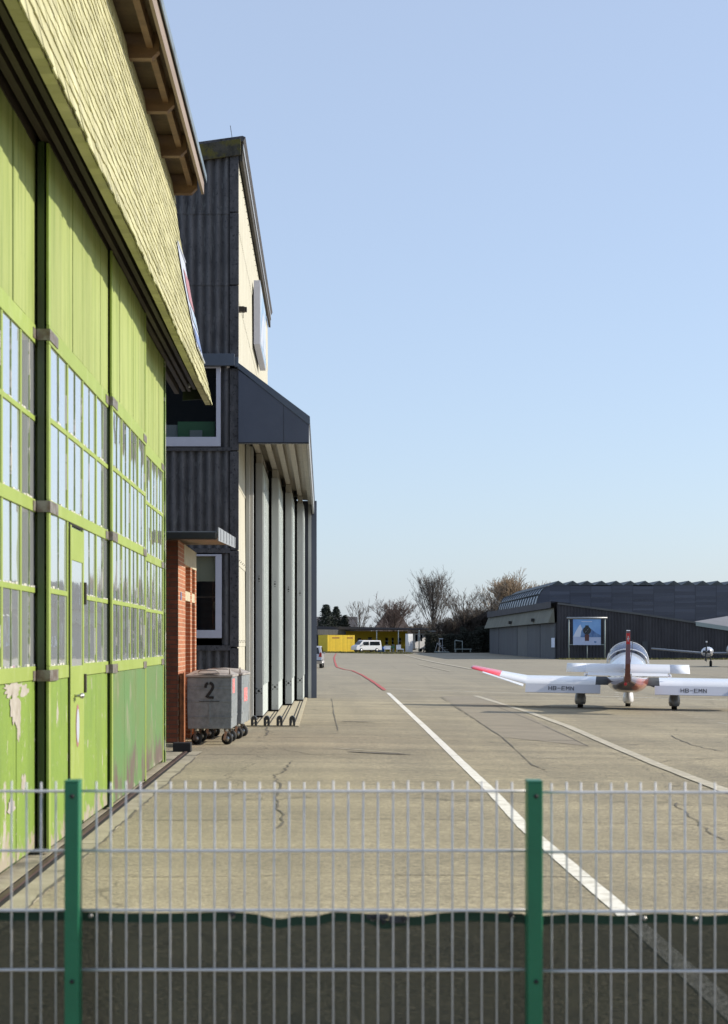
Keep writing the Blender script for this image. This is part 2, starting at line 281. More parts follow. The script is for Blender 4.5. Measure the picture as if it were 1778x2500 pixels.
# ---------------------------------------------------------------- mesh building
class MB:
    def __init__(s): s.v=[]; s.f=[]; s.t=[]; s.m=[]; s.sm=[]
    def add(s,vs,fs,t=.5,mi=0,sm=False):
        o=len(s.v); s.v+= [tuple(v) for v in vs]
        for f in fs: s.f.append(tuple(i+o for i in f)); s.t.append(t); s.m.append(mi); s.sm.append(sm)
    def box(s,x0,x1,y0,y1,z0,z1,t=.5,mi=0):
        vs=[(x0,y0,z0),(x1,y0,z0),(x1,y1,z0),(x0,y1,z0),(x0,y0,z1),(x1,y0,z1),(x1,y1,z1),(x0,y1,z1)]
        s.add(vs,[(0,3,2,1),(4,5,6,7),(0,1,5,4),(1,2,6,5),(2,3,7,6),(3,0,4,7)],t,mi)
    def obox(s,mt,sx,sy,sz,t=.5,mi=0):
        vs=[mt@Vector((a*sx/2,b*sy/2,c*sz/2)) for c in(-1,1) for a,b in((-1,-1),(1,-1),(1,1),(-1,1))]
        s.add(vs,[(0,3,2,1),(4,5,6,7),(0,1,5,4),(1,2,6,5),(2,3,7,6),(3,0,4,7)],t,mi)
    def quad(s,a,b,c,d,t=.5,mi=0): s.add([a,b,c,d],[(0,1,2,3)],t,mi)
    def prism(s,pts,axis,a,b,t=.5,mi=0):
        """closed polygon pts (2D) extruded along axis between a and b"""
        n=len(pts)
        def mk(p,v):
            if axis=='y': return (p[0],v,p[1])
            if axis=='x': return (v,p[0],p[1])
            return (p[0],p[1],v)
        vs=[mk(p,a) for p in pts]+[mk(p,b) for p in pts]
        fs=[tuple(range(n)),tuple(range(2*n-1,n-1,-1))]+[(i,i+n,(i+1)%n+n,(i+1)%n) for i in range(n)]
        s.add(vs,fs,t,mi)
    def tube(s,pts,rad,n=6,t=.5,mi=0,caps=True,sm=True):
        pts=[Vector(p) for p in pts]; rs=rad if isinstance(rad,(list,tuple)) else [rad]*len(pts)
        vs=[]; up=None
        for i,p in enumerate(pts):
            d=(pts[min(i+1,len(pts)-1)]-pts[max(i-1,0)]).normalized()
            a=Vector((0,0,1)) if abs(d.z)<.9 else Vector((1,0,0))
            u=d.cross(a).normalized(); w=u.cross(d)
            for k in range(n):
                an=2*math.pi*(k+.5)/n; vs.append(p+(u*math.cos(an)+w*math.sin(an))*rs[i])
        fs=[(i*n+k,i*n+(k+1)%n,(i+1)*n+(k+1)%n,(i+1)*n+k) for i in range(len(pts)-1) for k in range(n)]
        if caps: fs+=[tuple(range(n-1,-1,-1)),tuple(range((len(pts)-1)*n,len(pts)*n))]
        s.add(vs,fs,t,mi,sm)
    def loft(s,rings,t=.5,mi=0,caps=True,closed=True,sm=True):
        n=len(rings[0]); vs=[v for r in rings for v in r]
        kk=n if closed else n-1
        fs=[(i*n+k,i*n+(k+1)%n,(i+1)*n+(k+1)%n,(i+1)*n+k) for i in range(len(rings)-1) for k in range(kk)]
        if caps: fs+=[tuple(range(n-1,-1,-1)),tuple(range((len(rings)-1)*n,len(rings)*n))]
        s.add(vs,fs,t,mi,sm)
    def ball(s,c,r,n=10,mi=0,sc=(1,1,1)):
        rings=[]
        for i in range(1,n):
            th=math.pi*i/n
            rings.append([(c[0]+r*sc[0]*math.sin(th)*math.cos(2*math.pi*k/n),c[1]+r*sc[1]*math.sin(th)*math.sin(2*math.pi*k/n),c[2]+r*sc[2]*math.cos(th)) for k in range(n)])
        s.loft(rings,mi=mi)
    def build(s,name,mats,parent=None,bevel=0,label=None,smooth=None):
        me=bpy.data.meshes.new(name)
        off=Vector(parent['_o']) if parent is not None and '_o' in parent else Vector((0,0,0))
        me.from_pydata([tuple(Vector(v)-off) for v in s.v],[],s.f)
        mats=mats if isinstance(mats,(list,tuple)) else [mats]
        for k in mats: me.materials.append(M[k])
        me.polygons.foreach_set('material_index',s.m)
        me.polygons.foreach_set('use_smooth',s.sm)
        a=me.attributes.new('tint','FLOAT','FACE'); a.data.foreach_set('value',s.t)
        me.update()
        o=bpy.data.objects.new(name,me); C.objects.link(o)
        o['_o']=tuple(off)
        if parent is not None: o.parent=parent
        if bevel:
            md=o.modifiers.new('bevel','BEVEL'); md.width=bevel; md.segments=2; md.limit_method='ANGLE'
        if label: o['label']=label
        return o
def thing(name,label,cat,loc,group=None):
    o=bpy.data.objects.new(name,None); C.objects.link(o); o.location=loc; o['_o']=tuple(loc); o.empty_display_size=.1
    o['label']=label; o['category']=cat
    if group: o['group']=group
    return o
def tag(o,label,cat,group=None,kind=None):
    if kind: o['kind']=kind
    if label: o['label']=label
    if cat: o['category']=cat
    if group: o['group']=group
    return o
def struct(o): o['kind']='structure'; return o
def text_mesh(txt,size,name,matk,parent,mtx,extr=.002):
    cu=bpy.data.curves.new('t','FONT'); cu.body=txt; cu.size=size; cu.extrude=extr; cu.align_x='CENTER'; cu.align_y='CENTER'; cu.offset=.0035
    ob=bpy.data.objects.new('t',cu); C.objects.link(ob)
    dg=bpy.context.evaluated_depsgraph_get(); me=bpy.data.meshes.new_from_object(ob.evaluated_get(dg))
    bpy.data.objects.remove(ob)
    me.transform(mtx); me.name=name; me.materials.clear(); me.materials.append(M[matk])
    o=bpy.data.objects.new(name,me); C.objects.link(o); o['_o']=tuple(parent['_o']) if parent else (0,0,0)
    if parent: o.parent=parent
    return o
# ================================================================ GROUND
mb=MB()
xs=[-400,-200,-100,-40,-12,-6,-3,0,2.5,5,7.5,10,14,20,30,45,80,160,400]
ys=[-40,-10,0,5,8,11,15,20,26,34,44,56,70,90,120,160,200,220,240,260,280,320,400,600,1200,3000]
vs=[(x,y,g(x,y)) for y in ys for x in xs]; nx=len(xs)
mb.add(vs,[(j*nx+i,j*nx+i+1,(j+1)*nx+i+1,(j+1)*nx+i) for j in range(len(ys)-1) for i in range(nx-1)])
struct(mb.build('ground','asphalt'))
LIFT=[.006]
def strip(pts,w,name,matk,lift=.005,sub=6,jag=0,parent=None,taper=False):
    """flat painted strip following the ground through plan points (x,y)"""
    pl=[]
    for i in range(len(pts)-1):
        for k in range(sub): t=k/sub; pl.append((pts[i][0]*(1-t)+pts[i+1][0]*t,pts[i][1]*(1-t)+pts[i+1][1]*t))
    pl.append(pts[-1][:2]); m=MB(); vs=[]
    n=len(pl)
    for i,p in enumerate(pl):
        a=pl[max(i-1,0)]; b=pl[min(i+1,n-1)]; dx,dy=b[0]-a[0],b[1]-a[1]; l=math.hypot(dx,dy) or 1
        nx_,ny_=-dy/l,dx/l
        ww=w*(1 if not taper else math.sin(math.pi*clamp(i/(n-1),.04,.96))**.6)
        j1=R.uniform(-jag,jag); j2=R.uniform(-jag,jag)
        for sg,j in((-1,j1),(1,j2)):
            x=p[0]+nx_*(sg*ww/2+j); y=p[1]+ny_*(sg*ww/2+j); vs.append((x,y,g(x,y)+lift))
    m.add(vs,[(2*i,2*i+1,2*i+3,2*i+2) for i in range(n-1)])
    return m.build(name,matk,parent)
def Gs(l): return [G(*p)[:2] for p in l]
main=[(1.9,6.0)]+Gs([(1517,2223),(1280,2019),(1199,1931),(1136,1871),(1036,1774),(948,1691.6)])
struct(strip(main,.13,'white_line','line',jag=.0025,sub=24))
struct(strip(Gs([(939,1686),(928,1677),(910,1664),(885,1649),(860,1637.7),(841,1635),(823,1629),(818,1617.6),(816,1605),(821,1595.7)]),.14,'red_line','redline',sub=4,jag=.02,lift=.02))
struct(strip(Gs([(932,1673.5),(1287,1688),(1778,1703)])+[(20,56)],.10,'white_line','linef',sub=8,lift=.012))
struct(strip(Gs([(938,1682),(1330,1695),(1778,1709.8)])+[(20,52)],.10,'white_line','line',sub=8,lift=.012))
struct(strip(Gs([(1161,1699),(1293,1740),(1387,1774),(1481,1815),(1606,1868),(1778,1934)])+[(5.2,17.5),(4.2,8)],.19,'white_line','linef',jag=.005,sub=6,lift=.010))
struct(strip(Gs([(900,1700),(1060,1702),(1240,1706)]),.07,'white_line','linef',sub=6,lift=.010))
struct(strip(Gs([(985,1598),(1060,1617),(1150,1634)]),.3,'white_line','linef',sub=6,lift=.03))
struct(strip(Gs([(1020,1622),(1100,1640)]),.12,'white_line','linef',sub=4,lift=.03))
m=MB()
for (a,b) in [((1502,1692),(1516,1692)),((1500,1696),(1511,1696.5)),((1502,1701),(1512,1701)),((1508,1707),(1519,1707.5)),((1550,1716),(1564,1718.5)),((1568,1721.5),(1583,1724)),((1586,1726),(1600,1729)),((1626,1734.5),(1642,1737)),((1647,1740),(1666,1743)),((1671,1745.5),(1692,1749)),((1697,1752),(1717,1755)),((1724,1758.5),(1745,1762)),((1753,1765.5),(1778,1768.5)),((1785,1771),(1812,1776))]:
    A=G(*a);B=G(*b); h=.085
    m.add([(A[0],A[1]-h,g(A[0],0)+.012),(B[0],B[1]-h,g(B[0],0)+.012),(B[0],B[1]+h,g(B[0],0)+.012),(A[0],A[1]+h,g(A[0],0)+.012)],[(0,1,2,3)])
struct(m.build('dashed_line','line'))
for a,b in (((930,1738),(1118,1742)),((945,1751),(1118,1754)),((960,1765),(1130,1770)),((1300,1850),(1405,1853)),((815,1827),(980,1839))):
    struct(strip(Gs([a,b]),.05,'faded_line','linef',sub=5,lift=.007,jag=.012))
for a,b,w in (((851,1836),(1002,1843),.22),((823,1762),(914,1763.5),.2),((905,1720),(1010,1722),.12)):
    struct(strip(Gs([a,b]),w,'dark_streak','tar',sub=10,lift=.009,taper=True))  # tapered dark streaks laid on the ground, in the joint material
# patches of other asphalt and slabs
def patch(pts,name,matk,lift=.004):
    m=MB(); q=[]
    n=len(pts)
    for i in range(n):
        a=pts[i]; b=pts[(i+1)%n]
        for k in range(5):
            t=k/5; x=a[0]*(1-t)+b[0]*t; y=a[1]*(1-t)+b[1]*t; q.append((x,y,g(x,y)+lift))
    m.add(q,[tuple(range(len(q)))]); return struct(m.build(name,matk))
patch(Gs([(1078,1700),(1195,1700),(1437,1822),(1226,1800)]),'asphalt_patch','patch')
for l in ([(1073,1700),(1110,1725),(1160,1757),(1226,1800)],[(1205,1722),(1310,1764),(1437,1822)],[(1226,1800),(1300,1868),(1330,1880)],[(810,1706),(815,1740),(826,1784),(760,1783)],[(1000,1600),(1030,1612)]):
    struct(strip(Gs(l),.022,'asphalt_joint','tar',sub=8,jag=.012,lift=.007))
def crackpts(l,am):
    w=Gs(l); o=[]
    for i in range(len(w)-1):
        for k in range(7): t=k/7; o.append((w[i][0]*(1-t)+w[i+1][0]*t+R.uniform(-am,am),w[i][1]*(1-t)+w[i+1][1]*t+R.uniform(-am,am)))
    return o
for l,am,w in (([(716,1858),(690,1885),(672,1892),(684,1920),(676,1960),(690,1990),(676,2030)],.035,.018),([(1640,1796),(1700,1822),(1778,1838)],.05,.025),([(1650,1960),(1700,2010),(1778,2060)],.04,.014),([(640,1768),(655,1783),(648,1800)],.05,.03),([(690,1830),(760,1842),(900,1856)],.03,.012)):
    struct(strip(crackpts(l,am),w,'asphalt_crack','tar',sub=2,jag=.006,lift=.006))
for yy,x1,w in ((16.6,4.9,.016),(21.2,6,.02),(26.3,6.2,.022),(31.0,7,.035),(36.5,9,.03),(12.6,4,.012)):
    struct(strip([(x,yy+.08*math.sin(x*1.3)+.07*x*.3) for x in [-1.8+k*.6 for k in range(int((x1+1.8)/.6)+1)]],w,'asphalt_joint','tar',sub=2,jag=.006,lift=.0065))
# kerb strip and rail along the green hangar
m=MB()
y=7.0
while y<27.0:
    l=R.uniform(1.8,2.4); m.box(-2.075,-1.895+R.uniform(-.006,.006),y,min(y+l-.012,27.0),-.05,.004+R.uniform(-.001,.002),R.random()); y+=l
m.box(-2.62,-2.19,7,27.0,-.05,.010)
struct(m.build('kerb','concrete'))
for ya_,yb_ in ((9,13),(13,17.5),(17.8,22),(22,26.8)): struct(strip([(-1.895+.012*math.sin(y_*3.1),y_) for y_ in [ya_+(yb_-ya_)*k/14 for k in range(15)]],.022,'asphalt_joint','tar',sub=2,jag=.012,lift=.0062))
m=MB(); m.box(-2.19,-2.075,7,27.0,-.05,.0055); struct(m.build('rail_slot','slot'))
# pad in front of the grey hangar
m=MB(); m.box(-1.75,-.50,34.9,53.2,-.05,.02); struct(m.build('concrete_pad','slab'))
m=MB()
for k,x in enumerate((-1.42,-1.16,-.90,-.64)):
    for dx in(-.035,.035): m.box(x+dx-.013,x+dx+.013,35.0,53,.02,.024)
struct(m.build('rail_slot','slot'))
# grass strips
def grass(x0,x1,y0,y1,n,h,label_pts=None):
    m=MB(); q=[]
    for i in range(13):
        for j in range(3):
            x=x0+(x1-x0)*i/12; y=y0+(y1-y0)*j/2
            q.append((x,y,g(x,y)+(.05 if j==1 else .01)))
    m.add(q,[(i*3+j,(i+1)*3+j,(i+1)*3+j+1,i*3+j+1) for i in range(12) for j in range(2)])
    for k in range(n):
        x=R.uniform(x0,x1); y=R.uniform(y0,y1); a=R.uniform(0,6.28); w=R.uniform(.04,.12); hh=R.uniform(.3,1)*h
        z=g(x,y); m.add([(x-w*math.cos(a),y-w*math.sin(a),z),(x+w*math.cos(a),y+w*math.sin(a),z),(x+R.uniform(-.1,.1),y,z+hh)],[(0,1,2)],R.random())
    return m
tag(grass(26.7,62,191,197.6,3500,.22).build('grass','grass'),'dry grass verge along the dark corrugated hangar wall','grass',kind='stuff')
tag(grass(-6,14,268,292,4000,.25).build('grass','grass'),'green brown grass in front of the yellow shed','grass',kind='stuff')
# ================================================================ GREEN HANGAR
Y0,YE=7.5,27.7
gh=thing('green_hangar','old hangar with lime green sliding doors and a yellow shingled skirt under brown eaves','hangar',(-2.2,7.5,0))
# main walls behind the doors
m=MB(); m.box(-12,-2.46,7.5,24.6,0,8.9); m.build('wall','darkwood',gh)
# skirt profile
prof=[(-2.41,9.0),(-2.37,8.55),(-2.30,8.1),(-2.22,7.65),(-2.145,7.2),(-2.065,6.8),(-1.985,6.4),(-1.90,6.0),(-1.845,5.75),(-1.80,5.55)]
def skx(z):
    for (xa,za),(xb,zb) in zip(prof,prof[1:]):
        if zb<=z<=za: t=(za-z)/(za-zb); return xa+(xb-xa)*t
    return prof[-1][0] if z<5.55 else prof[0][0]
m=MB(); rows=20; pitch=.172
for r in range(rows):
    zb=5.52+r*pitch; y=Y0-R.random()*.2
    while y<YE:
        w=R.uniform(.12,.24); y1=min(y+w-.004,YE+R.uniform(-.01,.01))
        dz=R.uniform(-.017,.017)+.012*math.sin(y*1.7+r*.4)+ .02*math.sin(y*.45); th=R.uniform(.006,.011); z0=zb+dz; z1=zb+.24
        xo=skx(z0)+.009; xi=skx(min(z1,8.99))+.000
        tl=R.uniform(-.0012,.0018)
        t=R.random()
        if y1>y+.02:
            m.add([(xo+th+tl,y,z0),(xo+th-tl,y1,z0+R.uniform(-.006,.006)),(xi+.004,y1,z1),(xi+.004,y,z1),(xo-.004,y,z0),(xo-.004,y1,z0),(xi-.012,y1,z1),(xi-.012,y,z1)],
              [(0,1,2,3),(4,7,6,5),(0,4,5,1),(0,3,7,4),(1,5,6,2)],t)
        y+=w
m.build('shingle_skirt','shingle',gh)
m=MB()
for (xa,za),(xb,zb) in zip(prof,prof[1:]):
    m.quad((xa-.03,Y0,za),(xb-.03,Y0,zb),(xb-.03,YE,zb),(xa-.03,YE,za))
m.build('skirt_backing','darkgreen',gh)
# thick lower edge of the skirt, two small courses
m=MB(); y=Y0
while y<YE:
    w=R.uniform(.14,.22); dz=.02*math.sin(y*.45)
    m.box(-1.90,-1.815+R.uniform(-.004,.004),y,min(y+w-.003,YE-.02),5.535+dz,5.60+dz,R.random())
    y+=w
m.build('skirt_edge','shingle',gh)
m=MB(); m.prism([(-2.26,5.60),(-1.86,5.62),(-2.03,6.35),(-2.26,6.35)],'y',YE-.06,YE-.03); m.build('end_board','darkgreen',gh)
# roof
m=MB()
m.prism([(-12,12.0),(-1.90,9.25),(-1.90,9.31),(-12,12.1)],'y',7.3,YE+.15)
m.build('roof','zinc',gh)
m=MB(); m.box(-1.965,-1.925,7.3,YE+.02,8.93,9.225); m.build('fascia','fascia',gh)
m=MB(); m.box(-1.90,-1.885,7.3,YE+.1,9.14,9.26); m.build('gutter_edge','zinc',gh)
m=MB(); m.box(-2.16,-2.08,7.3,YE,8.97,9.21); m.build('purlin','rafter',gh)
m=MB()
k=0; x=-2.5
for y in [7.3+i*.14 for i in range(int((YE-7.3)/.14))]:
    m.box(-2.55,-1.97,y,y+.136,9.16,9.20+.0,R.random())
m.build('soffit','soffit',gh)
proto=None
for i in range(10):
    y=27.35-2.11*i
    if y<8: break
    m=MB(); m.prism([(-2.55,8.85),(-2.10,8.85),(-2.01,8.94),(-2.01,9.155),(-2.55,9.155)],'y',y,y+.13)
    m.build('rafter_tail','rafter',gh)
# header, soffit and tracks over the doors
m=MB(); m.box(-2.47,-2.06,Y0,YE-.05,6.36,6.40); m.box(-2.60,-2.40,Y0,24.5,5.62,6.36); m.build('header','darkwood',gh)
for x,z,w,h in ((-2.33,5.66,.07,.12),(-2.22,5.70,.06,.10),(-2.13,5.70,.05,.10),(-2.05,5.73,.05,.08),(-2.40,5.9,.05,.05),(-1.98,5.82,.04,.06)):
    m=MB(); m.box(x-w/2,x+w/2,Y0,YE-.35,z,z+h); m.build('door_track','track',gh)
for y in [9+2.1*i for i in range(9)]:
    m=MB(); m.box(-2.42,-1.95,y,y+.05,5.83,5.88); m.build('track_hanger','track',gh)
m=MB(); m.tube([(-2.13,26.9,6.3),(-2.13,26.9,5.78),(-2.09,26.85,5.70)],.02,8); m.build('downpipe','whitewall',gh)
# door leaves --------------------------------------------------------------
def leaf(x,y0,y1,lower,cols,wicket=None,name='door_leaf',label=None,thick=.09):
    """x = outer face; planks above, window blocks, solid lower part"""
    d=MB(); d.box(x-thick,x-.036,y0,y1,.03,5.70); lf=d.build(name,'darkgreen',gh,label=label)
    # vertical boards
    m=MB(); n=max(3,round((y1-y0)/.62)); w=(y1-y0-.16)/n
    for i in range(n):
        a=y0+.08+i*w; m.box(x-.034,x-.004+R.uniform(-.004,.004),a+.011,a+w-.011,4.24,5.69,R.random())
    m.build('boards',['plank'],lf,bevel=.004)
    # solid lower
    m=MB(); n=max(2,round((y1-y0)/1.1)); w=(y1-y0-.1)/n
    for i in range(n):
        a=y0+.05+i*w; m.box(x-.034,x-.006+R.uniform(-.003,.003),a+.004,a+w-.004,.06,1.40,R.random())
    m.build('lower_panel',[lower],lf,bevel=.003)
    # rails and stiles
    m=MB()
    for a,b in ((4.09,4.235),(2.745,2.845),(1.405,1.515)): m.box(x-.02,x+.004,y0,y1,a,b,R.random())
    for a,b in ((y0,y0+.09),(y1-.09,y1)):
        m.box(x-.02,x+.002,a,b,.03,1.402); m.box(x-.02,x+.002,a,b,1.518,2.742); m.box(x-.02,x+.002,a,b,2.848,4.087); m.box(x-.02,x+.001,a,b,4.238,5.69)
    cw=(y1-y0-.18)/cols
    for i in range(1,cols):
        a=y0+.09+i*cw
        m.box(x-.02,x+.001,a-.028,a+.028,1.518,2.742); m.box(x-.02,x+.001,a-.028,a+.028,2.848,4.087)
    for z in (2.10,3.47):
        m.box(x-.02,x+.000,y0+.09,y1-.09,z,z+.042)
    m.build('rails','green',lf,bevel=.003)
    # windows: two panes, a muntin and puttied edges each
    for i in range(cols):
        c0=y0+.09+i*cw+(.028 if i else 0); c1=y0+.09+(i+1)*cw-(.028 if i<cols-1 else 0); mid=(c0+c1)/2
        for z0,z1 in ((1.515,2.10),(2.142,2.745),(2.845,3.47),(3.512,4.09)):
            m=MB(); m.box(x-.020,x-.004,mid-.011,mid+.011,z0+.001,z1-.001,R.random(),mi=1)
            k=c0
            while k<c1:
                l=R.uniform(.03,.14)
                if R.random()<.55: m.box(x-.012,x-.002,k,min(k+l,c1),z0+.0005,z0+R.uniform(.006,.020),mi=2)
                k+=l+R.uniform(0,.05)
            for e in (c0,c1-.014,mid+.012):
                if R.random()<.3: 
                    q=R.uniform(.05,.2); m.box(x-.012,x-.0035,e,e+.012,z0+q,z0+q+R.uniform(.1,.35),mi=2)
            xx=x-.0105
            for a,b in ((c0,mid-.0112),(mid+.0112,c1)):
                ti=R.uniform(-.0014,.0014); tj=R.uniform(-.0009,.0009)
                m.quad((xx-ti-tj,a,z0),(xx+ti-tj,b,z0),(xx+ti+tj,b,z1),(xx-ti+tj,a,z1),R.random())
            m.build('window',['paneg','muntin','putty'],lf)
    # wrap-round hardware plates
    for z in (4.16,2.79,1.44):
        m=MB(); m.box(x+.005,x+.012,y0-.004,y0+.42,z-.045,z+.045); m.box(x-thick-.004,x+.012,y0-.012,y0-.004,z-.045,z+.045); m.build('corner_plate','steel',lf)
        m=MB(); m.box(x+.005,x+.010,y1-.36,y1-.004,z-.04,z+.04); m.build('corner_plate','steel',lf)
    return lf
lf=leaf(-2.30,9.9,13.95,'green_low',5,label='sliding door leaf nearest the viewer with peeling paint low down')
lf2=leaf(-2.19,13.72,17.62,'green_low',4,label='sliding door leaf with the small wicket door in it')
lf3=leaf(-2.15,17.48,20.86,'green_old',4,label='sliding door leaf with dull green and purple brown stains below')
lf4=leaf(-2.25,20.80,24.2,'green_old',4,label='last sliding door leaf, at the far end of the hangar front')
M['bare']=mat('bare primer',(.40,.375,.33),.85,col2=(.29,.26,.21),scale=7)
for cy_,cz_,ry_,rz_,sd_ in ((12.75,1.36,.34,.055,1),(13.25,1.33,.16,.05,2),(12.85,1.22,.20,.12,6),(13.0,1.10,.09,.13,3),(12.7,.50,.16,.05,4),(13.2,.62,.10,.07,5)):
    rg_=random.Random(sd_); pl_=[]
    for k in range(26):
        a_=2*math.pi*k/26; q_=1+rg_.uniform(-.32,.32); pl_.append((-2.3025+.0002*sd_,cy_+ry_*q_*math.cos(a_),cz_+rz_*q_*math.sin(a_)))
    m=MB(); m.add(pl_,[tuple(range(26))]); m.build('bare_patch','bare',lf)
m=MB(); m.box(-2.40,-2.30,7.5,9.95,0,5.7); m.build('wall_post','darkgreen',gh)
m=MB(); m.box(-2.46,-2.27,24.25,24.34,0,5.9); m.box(-2.46,-2.24,24.36,24.46,0,5.9); m.build('door_frame','muntin',gh)
# wicket door in leaf 2 (proud frame lines, pane, handle, oval plate)
wx=-2.185
m=MB()
ya,yb=14.79,15.62
for a,b in ((ya,ya+.07),(yb-.07,yb)): m.box(wx-.002,wx+.012,a,b,.10,2.72)
m.box(wx-.002,wx+.012,ya+.07,yb-.07,2.42,2.70); m.box(wx-.002,wx+.012,ya+.07,yb-.07,.10,1.50)
m.build('wicket_door','green',lf2,bevel=.003)
m=MB()
for a in (ya-.018,yb+.004): m.box(wx-.004,wx+.004,a,a+.014,.06,2.735)
m.box(wx-.004,wx+.0045,ya-.018,yb+.018,2.722,2.74)
m.build('door_gap','slot',lf2)
m=MB()
m.quad((wx+.004,ya+.07,1.5),(wx+.004,yb-.07,1.5),(wx+.005,yb-.07,2.42),(wx+.005,ya+.07,2.42)); m.build('wicket_pane','paneg',lf2)
m=MB(); m.tube([(wx+.01,15.02,1.24),(wx+.07,15.02,1.24)],.012,8); m.tube([(wx+.07,14.96,1.24),(wx+.07,15.1,1.24)],.013,8); m.ball((wx+.075,15.02,1.24),.026,8)
m.build('door_handle','castor',lf2)
m=MB(); cy,cz=15.2,1.02
for rr,mi,dx in ((1.0,0,.014),(.80,1,.017)):
    m.add([(wx+dx,cy+.11*rr*math.cos(a),cz-.05+.19*rr*math.sin(a)) for a in [2*math.pi*k/20 for k in range(20)]],[tuple(range(20))],mi=mi)
m.build('door_sign',['sgn_red','sgn_white'],lf2)
for a,b in ((2.05,2.25),(1.25,1.42)):
    m=MB(); m.box(wx+.012,wx+.03,yb-.02,yb+.05,a,b); m.build('hinge','track',lf2)
# rail end stop
m=MB(); m.box(-2.34,-2.06,26.72,26.95,.0,.15); tag(m.build('rail_stop','black',bevel=.01),'black block stopping the door rail in front of the brick porch','rail stop')
# rail itself
m=MB(); m.box(-2.155,-2.115,7,26.7,.006,.022); struct(m.build('rail','rail'))
# banner on the skirt
m=MB()
def sk(y,z,o=.035): return (skx(z)+o,y,z)
def skquad(m,y0,y1,z0,z1,mi,o): 
    n=6
    for i in range(n):
        a=z0+(z1-z0)*i/n; b=z0+(z1-z0)*(i+1)/n
        m.quad(sk(y0,a,o),sk(y1,a,o),sk(y1,b,o),sk(y0,b,o),mi=mi)
skquad(m,25.9,27.35,6.15,7.75,0,.034); skquad(m,26.35,27.35,6.95,7.45,1,.044); skquad(m,26.2,27.35,6.62,6.86,2,.044); skquad(m,26.0,27.1,6.25,6.5,3,.044)
for z in (6.15,7.75): 
    m.box(skx(z)+.03,skx(z)+.05,25.9,27.35,z-.01,z+.01,mi=0)
tag(m.build('banner',['sgn_white','sgn_red','sgn_blue','sgn_deep']),'white red and blue banner on the far end of the shingled skirt','banner')
# ================================================================ GREY HANGAR
YG=34.5; XW=-1.70; YF=52.6
gb=thing('grey_hangar','tall hangar of dark corrugated sheet with a cream side wall and slate blue door canopy','hangar',(-1.7,34.5,0))
def corr_x(m,x0,x1,z0,z1,y,flip=1,lap=.012,amp=.024):
    n=max(4,int((x1-x0)/.0177)); vs=[]
    for i in range(n+1):
        x=x0+(x1-x0)*i/n; d=-amp*math.cos(2*math.pi*x/.177)
        vs+=[(x,y+d-lap,z0),(x,y+d,z1)]
    b=R.uniform(-.12,.12)
    for i in range(n):
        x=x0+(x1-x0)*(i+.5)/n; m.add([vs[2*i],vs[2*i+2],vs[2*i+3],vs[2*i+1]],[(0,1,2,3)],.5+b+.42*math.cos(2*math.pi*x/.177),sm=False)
def corr_y(m,y0,y1,z0,z1,x,lap=.012,amp=.022,mi=0):
    n=max(4,int((y1-y0)/.0295)); vs=[]
    for i in range(n+1):
        y=y0+(y1-y0)*i/n; d=amp*math.cos(2*math.pi*y/.177)
        vs+=[(x+d+lap,y,z0),(x+d,y,z1)]
    m.add(vs,[(2*i,2*i+2,2*i+3,2*i+1) for i in range(n)],R.random(),mi=mi,sm=True)
m=MB()
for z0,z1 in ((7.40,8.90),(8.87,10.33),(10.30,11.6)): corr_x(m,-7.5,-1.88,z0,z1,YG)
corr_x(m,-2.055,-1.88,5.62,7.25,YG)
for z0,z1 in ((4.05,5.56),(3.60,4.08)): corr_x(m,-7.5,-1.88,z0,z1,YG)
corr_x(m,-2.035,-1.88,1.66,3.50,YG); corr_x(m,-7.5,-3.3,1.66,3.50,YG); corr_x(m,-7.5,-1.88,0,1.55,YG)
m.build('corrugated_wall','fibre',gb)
m=MB()
m.box(-12,-7.5,YG-.02,YF,0,11.2); m.box(-12,-1.74,YF-.3,YF,0,11.3); m.box(-7.5,-1.74,YG+.06,YF-.3,11.0,11.1)
m.build('inner_wall','room',gb)
# horizontal trims
m=MB()
m.box(-7.5,-1.86,YG-.055,YG+.02,5.55,5.62); m.box(-7.5,-1.86,YG-.05,YG+.02,3.505,3.60); m.box(-7.5,-1.86,YG-.05,YG+.02,1.55,1.655); m.box(-7.5,-2.03,YG-.06,YG+.02,7.26,7.39)
m.build('wall_trim','fibretrim',gb)
m=MB()
for z0,z1,o in ((0,1.60,0),(1.62,3.55,.006),(3.57,5.54,.0),(5.56,7.2,.006),(7.40,8.86,0),(8.88,10.32,.005),(10.34,11.5,.0)):
    m.box(-1.875,XW+o*.5,YG-.04-o,YG+.05,z0,z1,R.random())
m.build('corner_trim','fibretrim',gb,bevel=.006)
# cream side wall
m=MB()
for z0,z1 in ((7.0,8.6),(8.57,10.05),(10.02,11.45)): corr_y(m,YG+.05,YF,z0,z1,XW-.03)
for z0,z1 in ((0,1.66),(1.63,3.3),(3.27,4.9),(4.87,6.2)): corr_y(m,YG+.05,37.7,z0,z1,XW-.03,amp=.008)
m.build('side_wall','cream',gb)
for k in range(9):
    for z in (1.72,3.36):
        m=MB(); m.ball((XW-.012,YG+.3+k*.35,z+.03*(k%2)),.012,6); m.build('fixing_bolt','track',gb)
for k in range(20):
    m=MB(); m.ball((XW-.004,YG+.4+k*.6,11.2),.012,5); m.build('fixing_bolt','track',gb)
m=MB(); m.box(-1.74,-1.60,37.9,38.1,0,6.05); m.build('door_jamb','beige',gb)
m=MB(); m.box(-1.60,-1.555,38.0,38.3,0,6.05); m.box(-1.70,-1.62,37.71,37.9,0,6.05);m.build('jamb_post','leaf',gb)
m=MB(); m.box(-1.90,-1.78,38.1,YF,0,6.1); m.build('opening_shade','slot',gb)  # black slab painted in for the unlit hangar interior
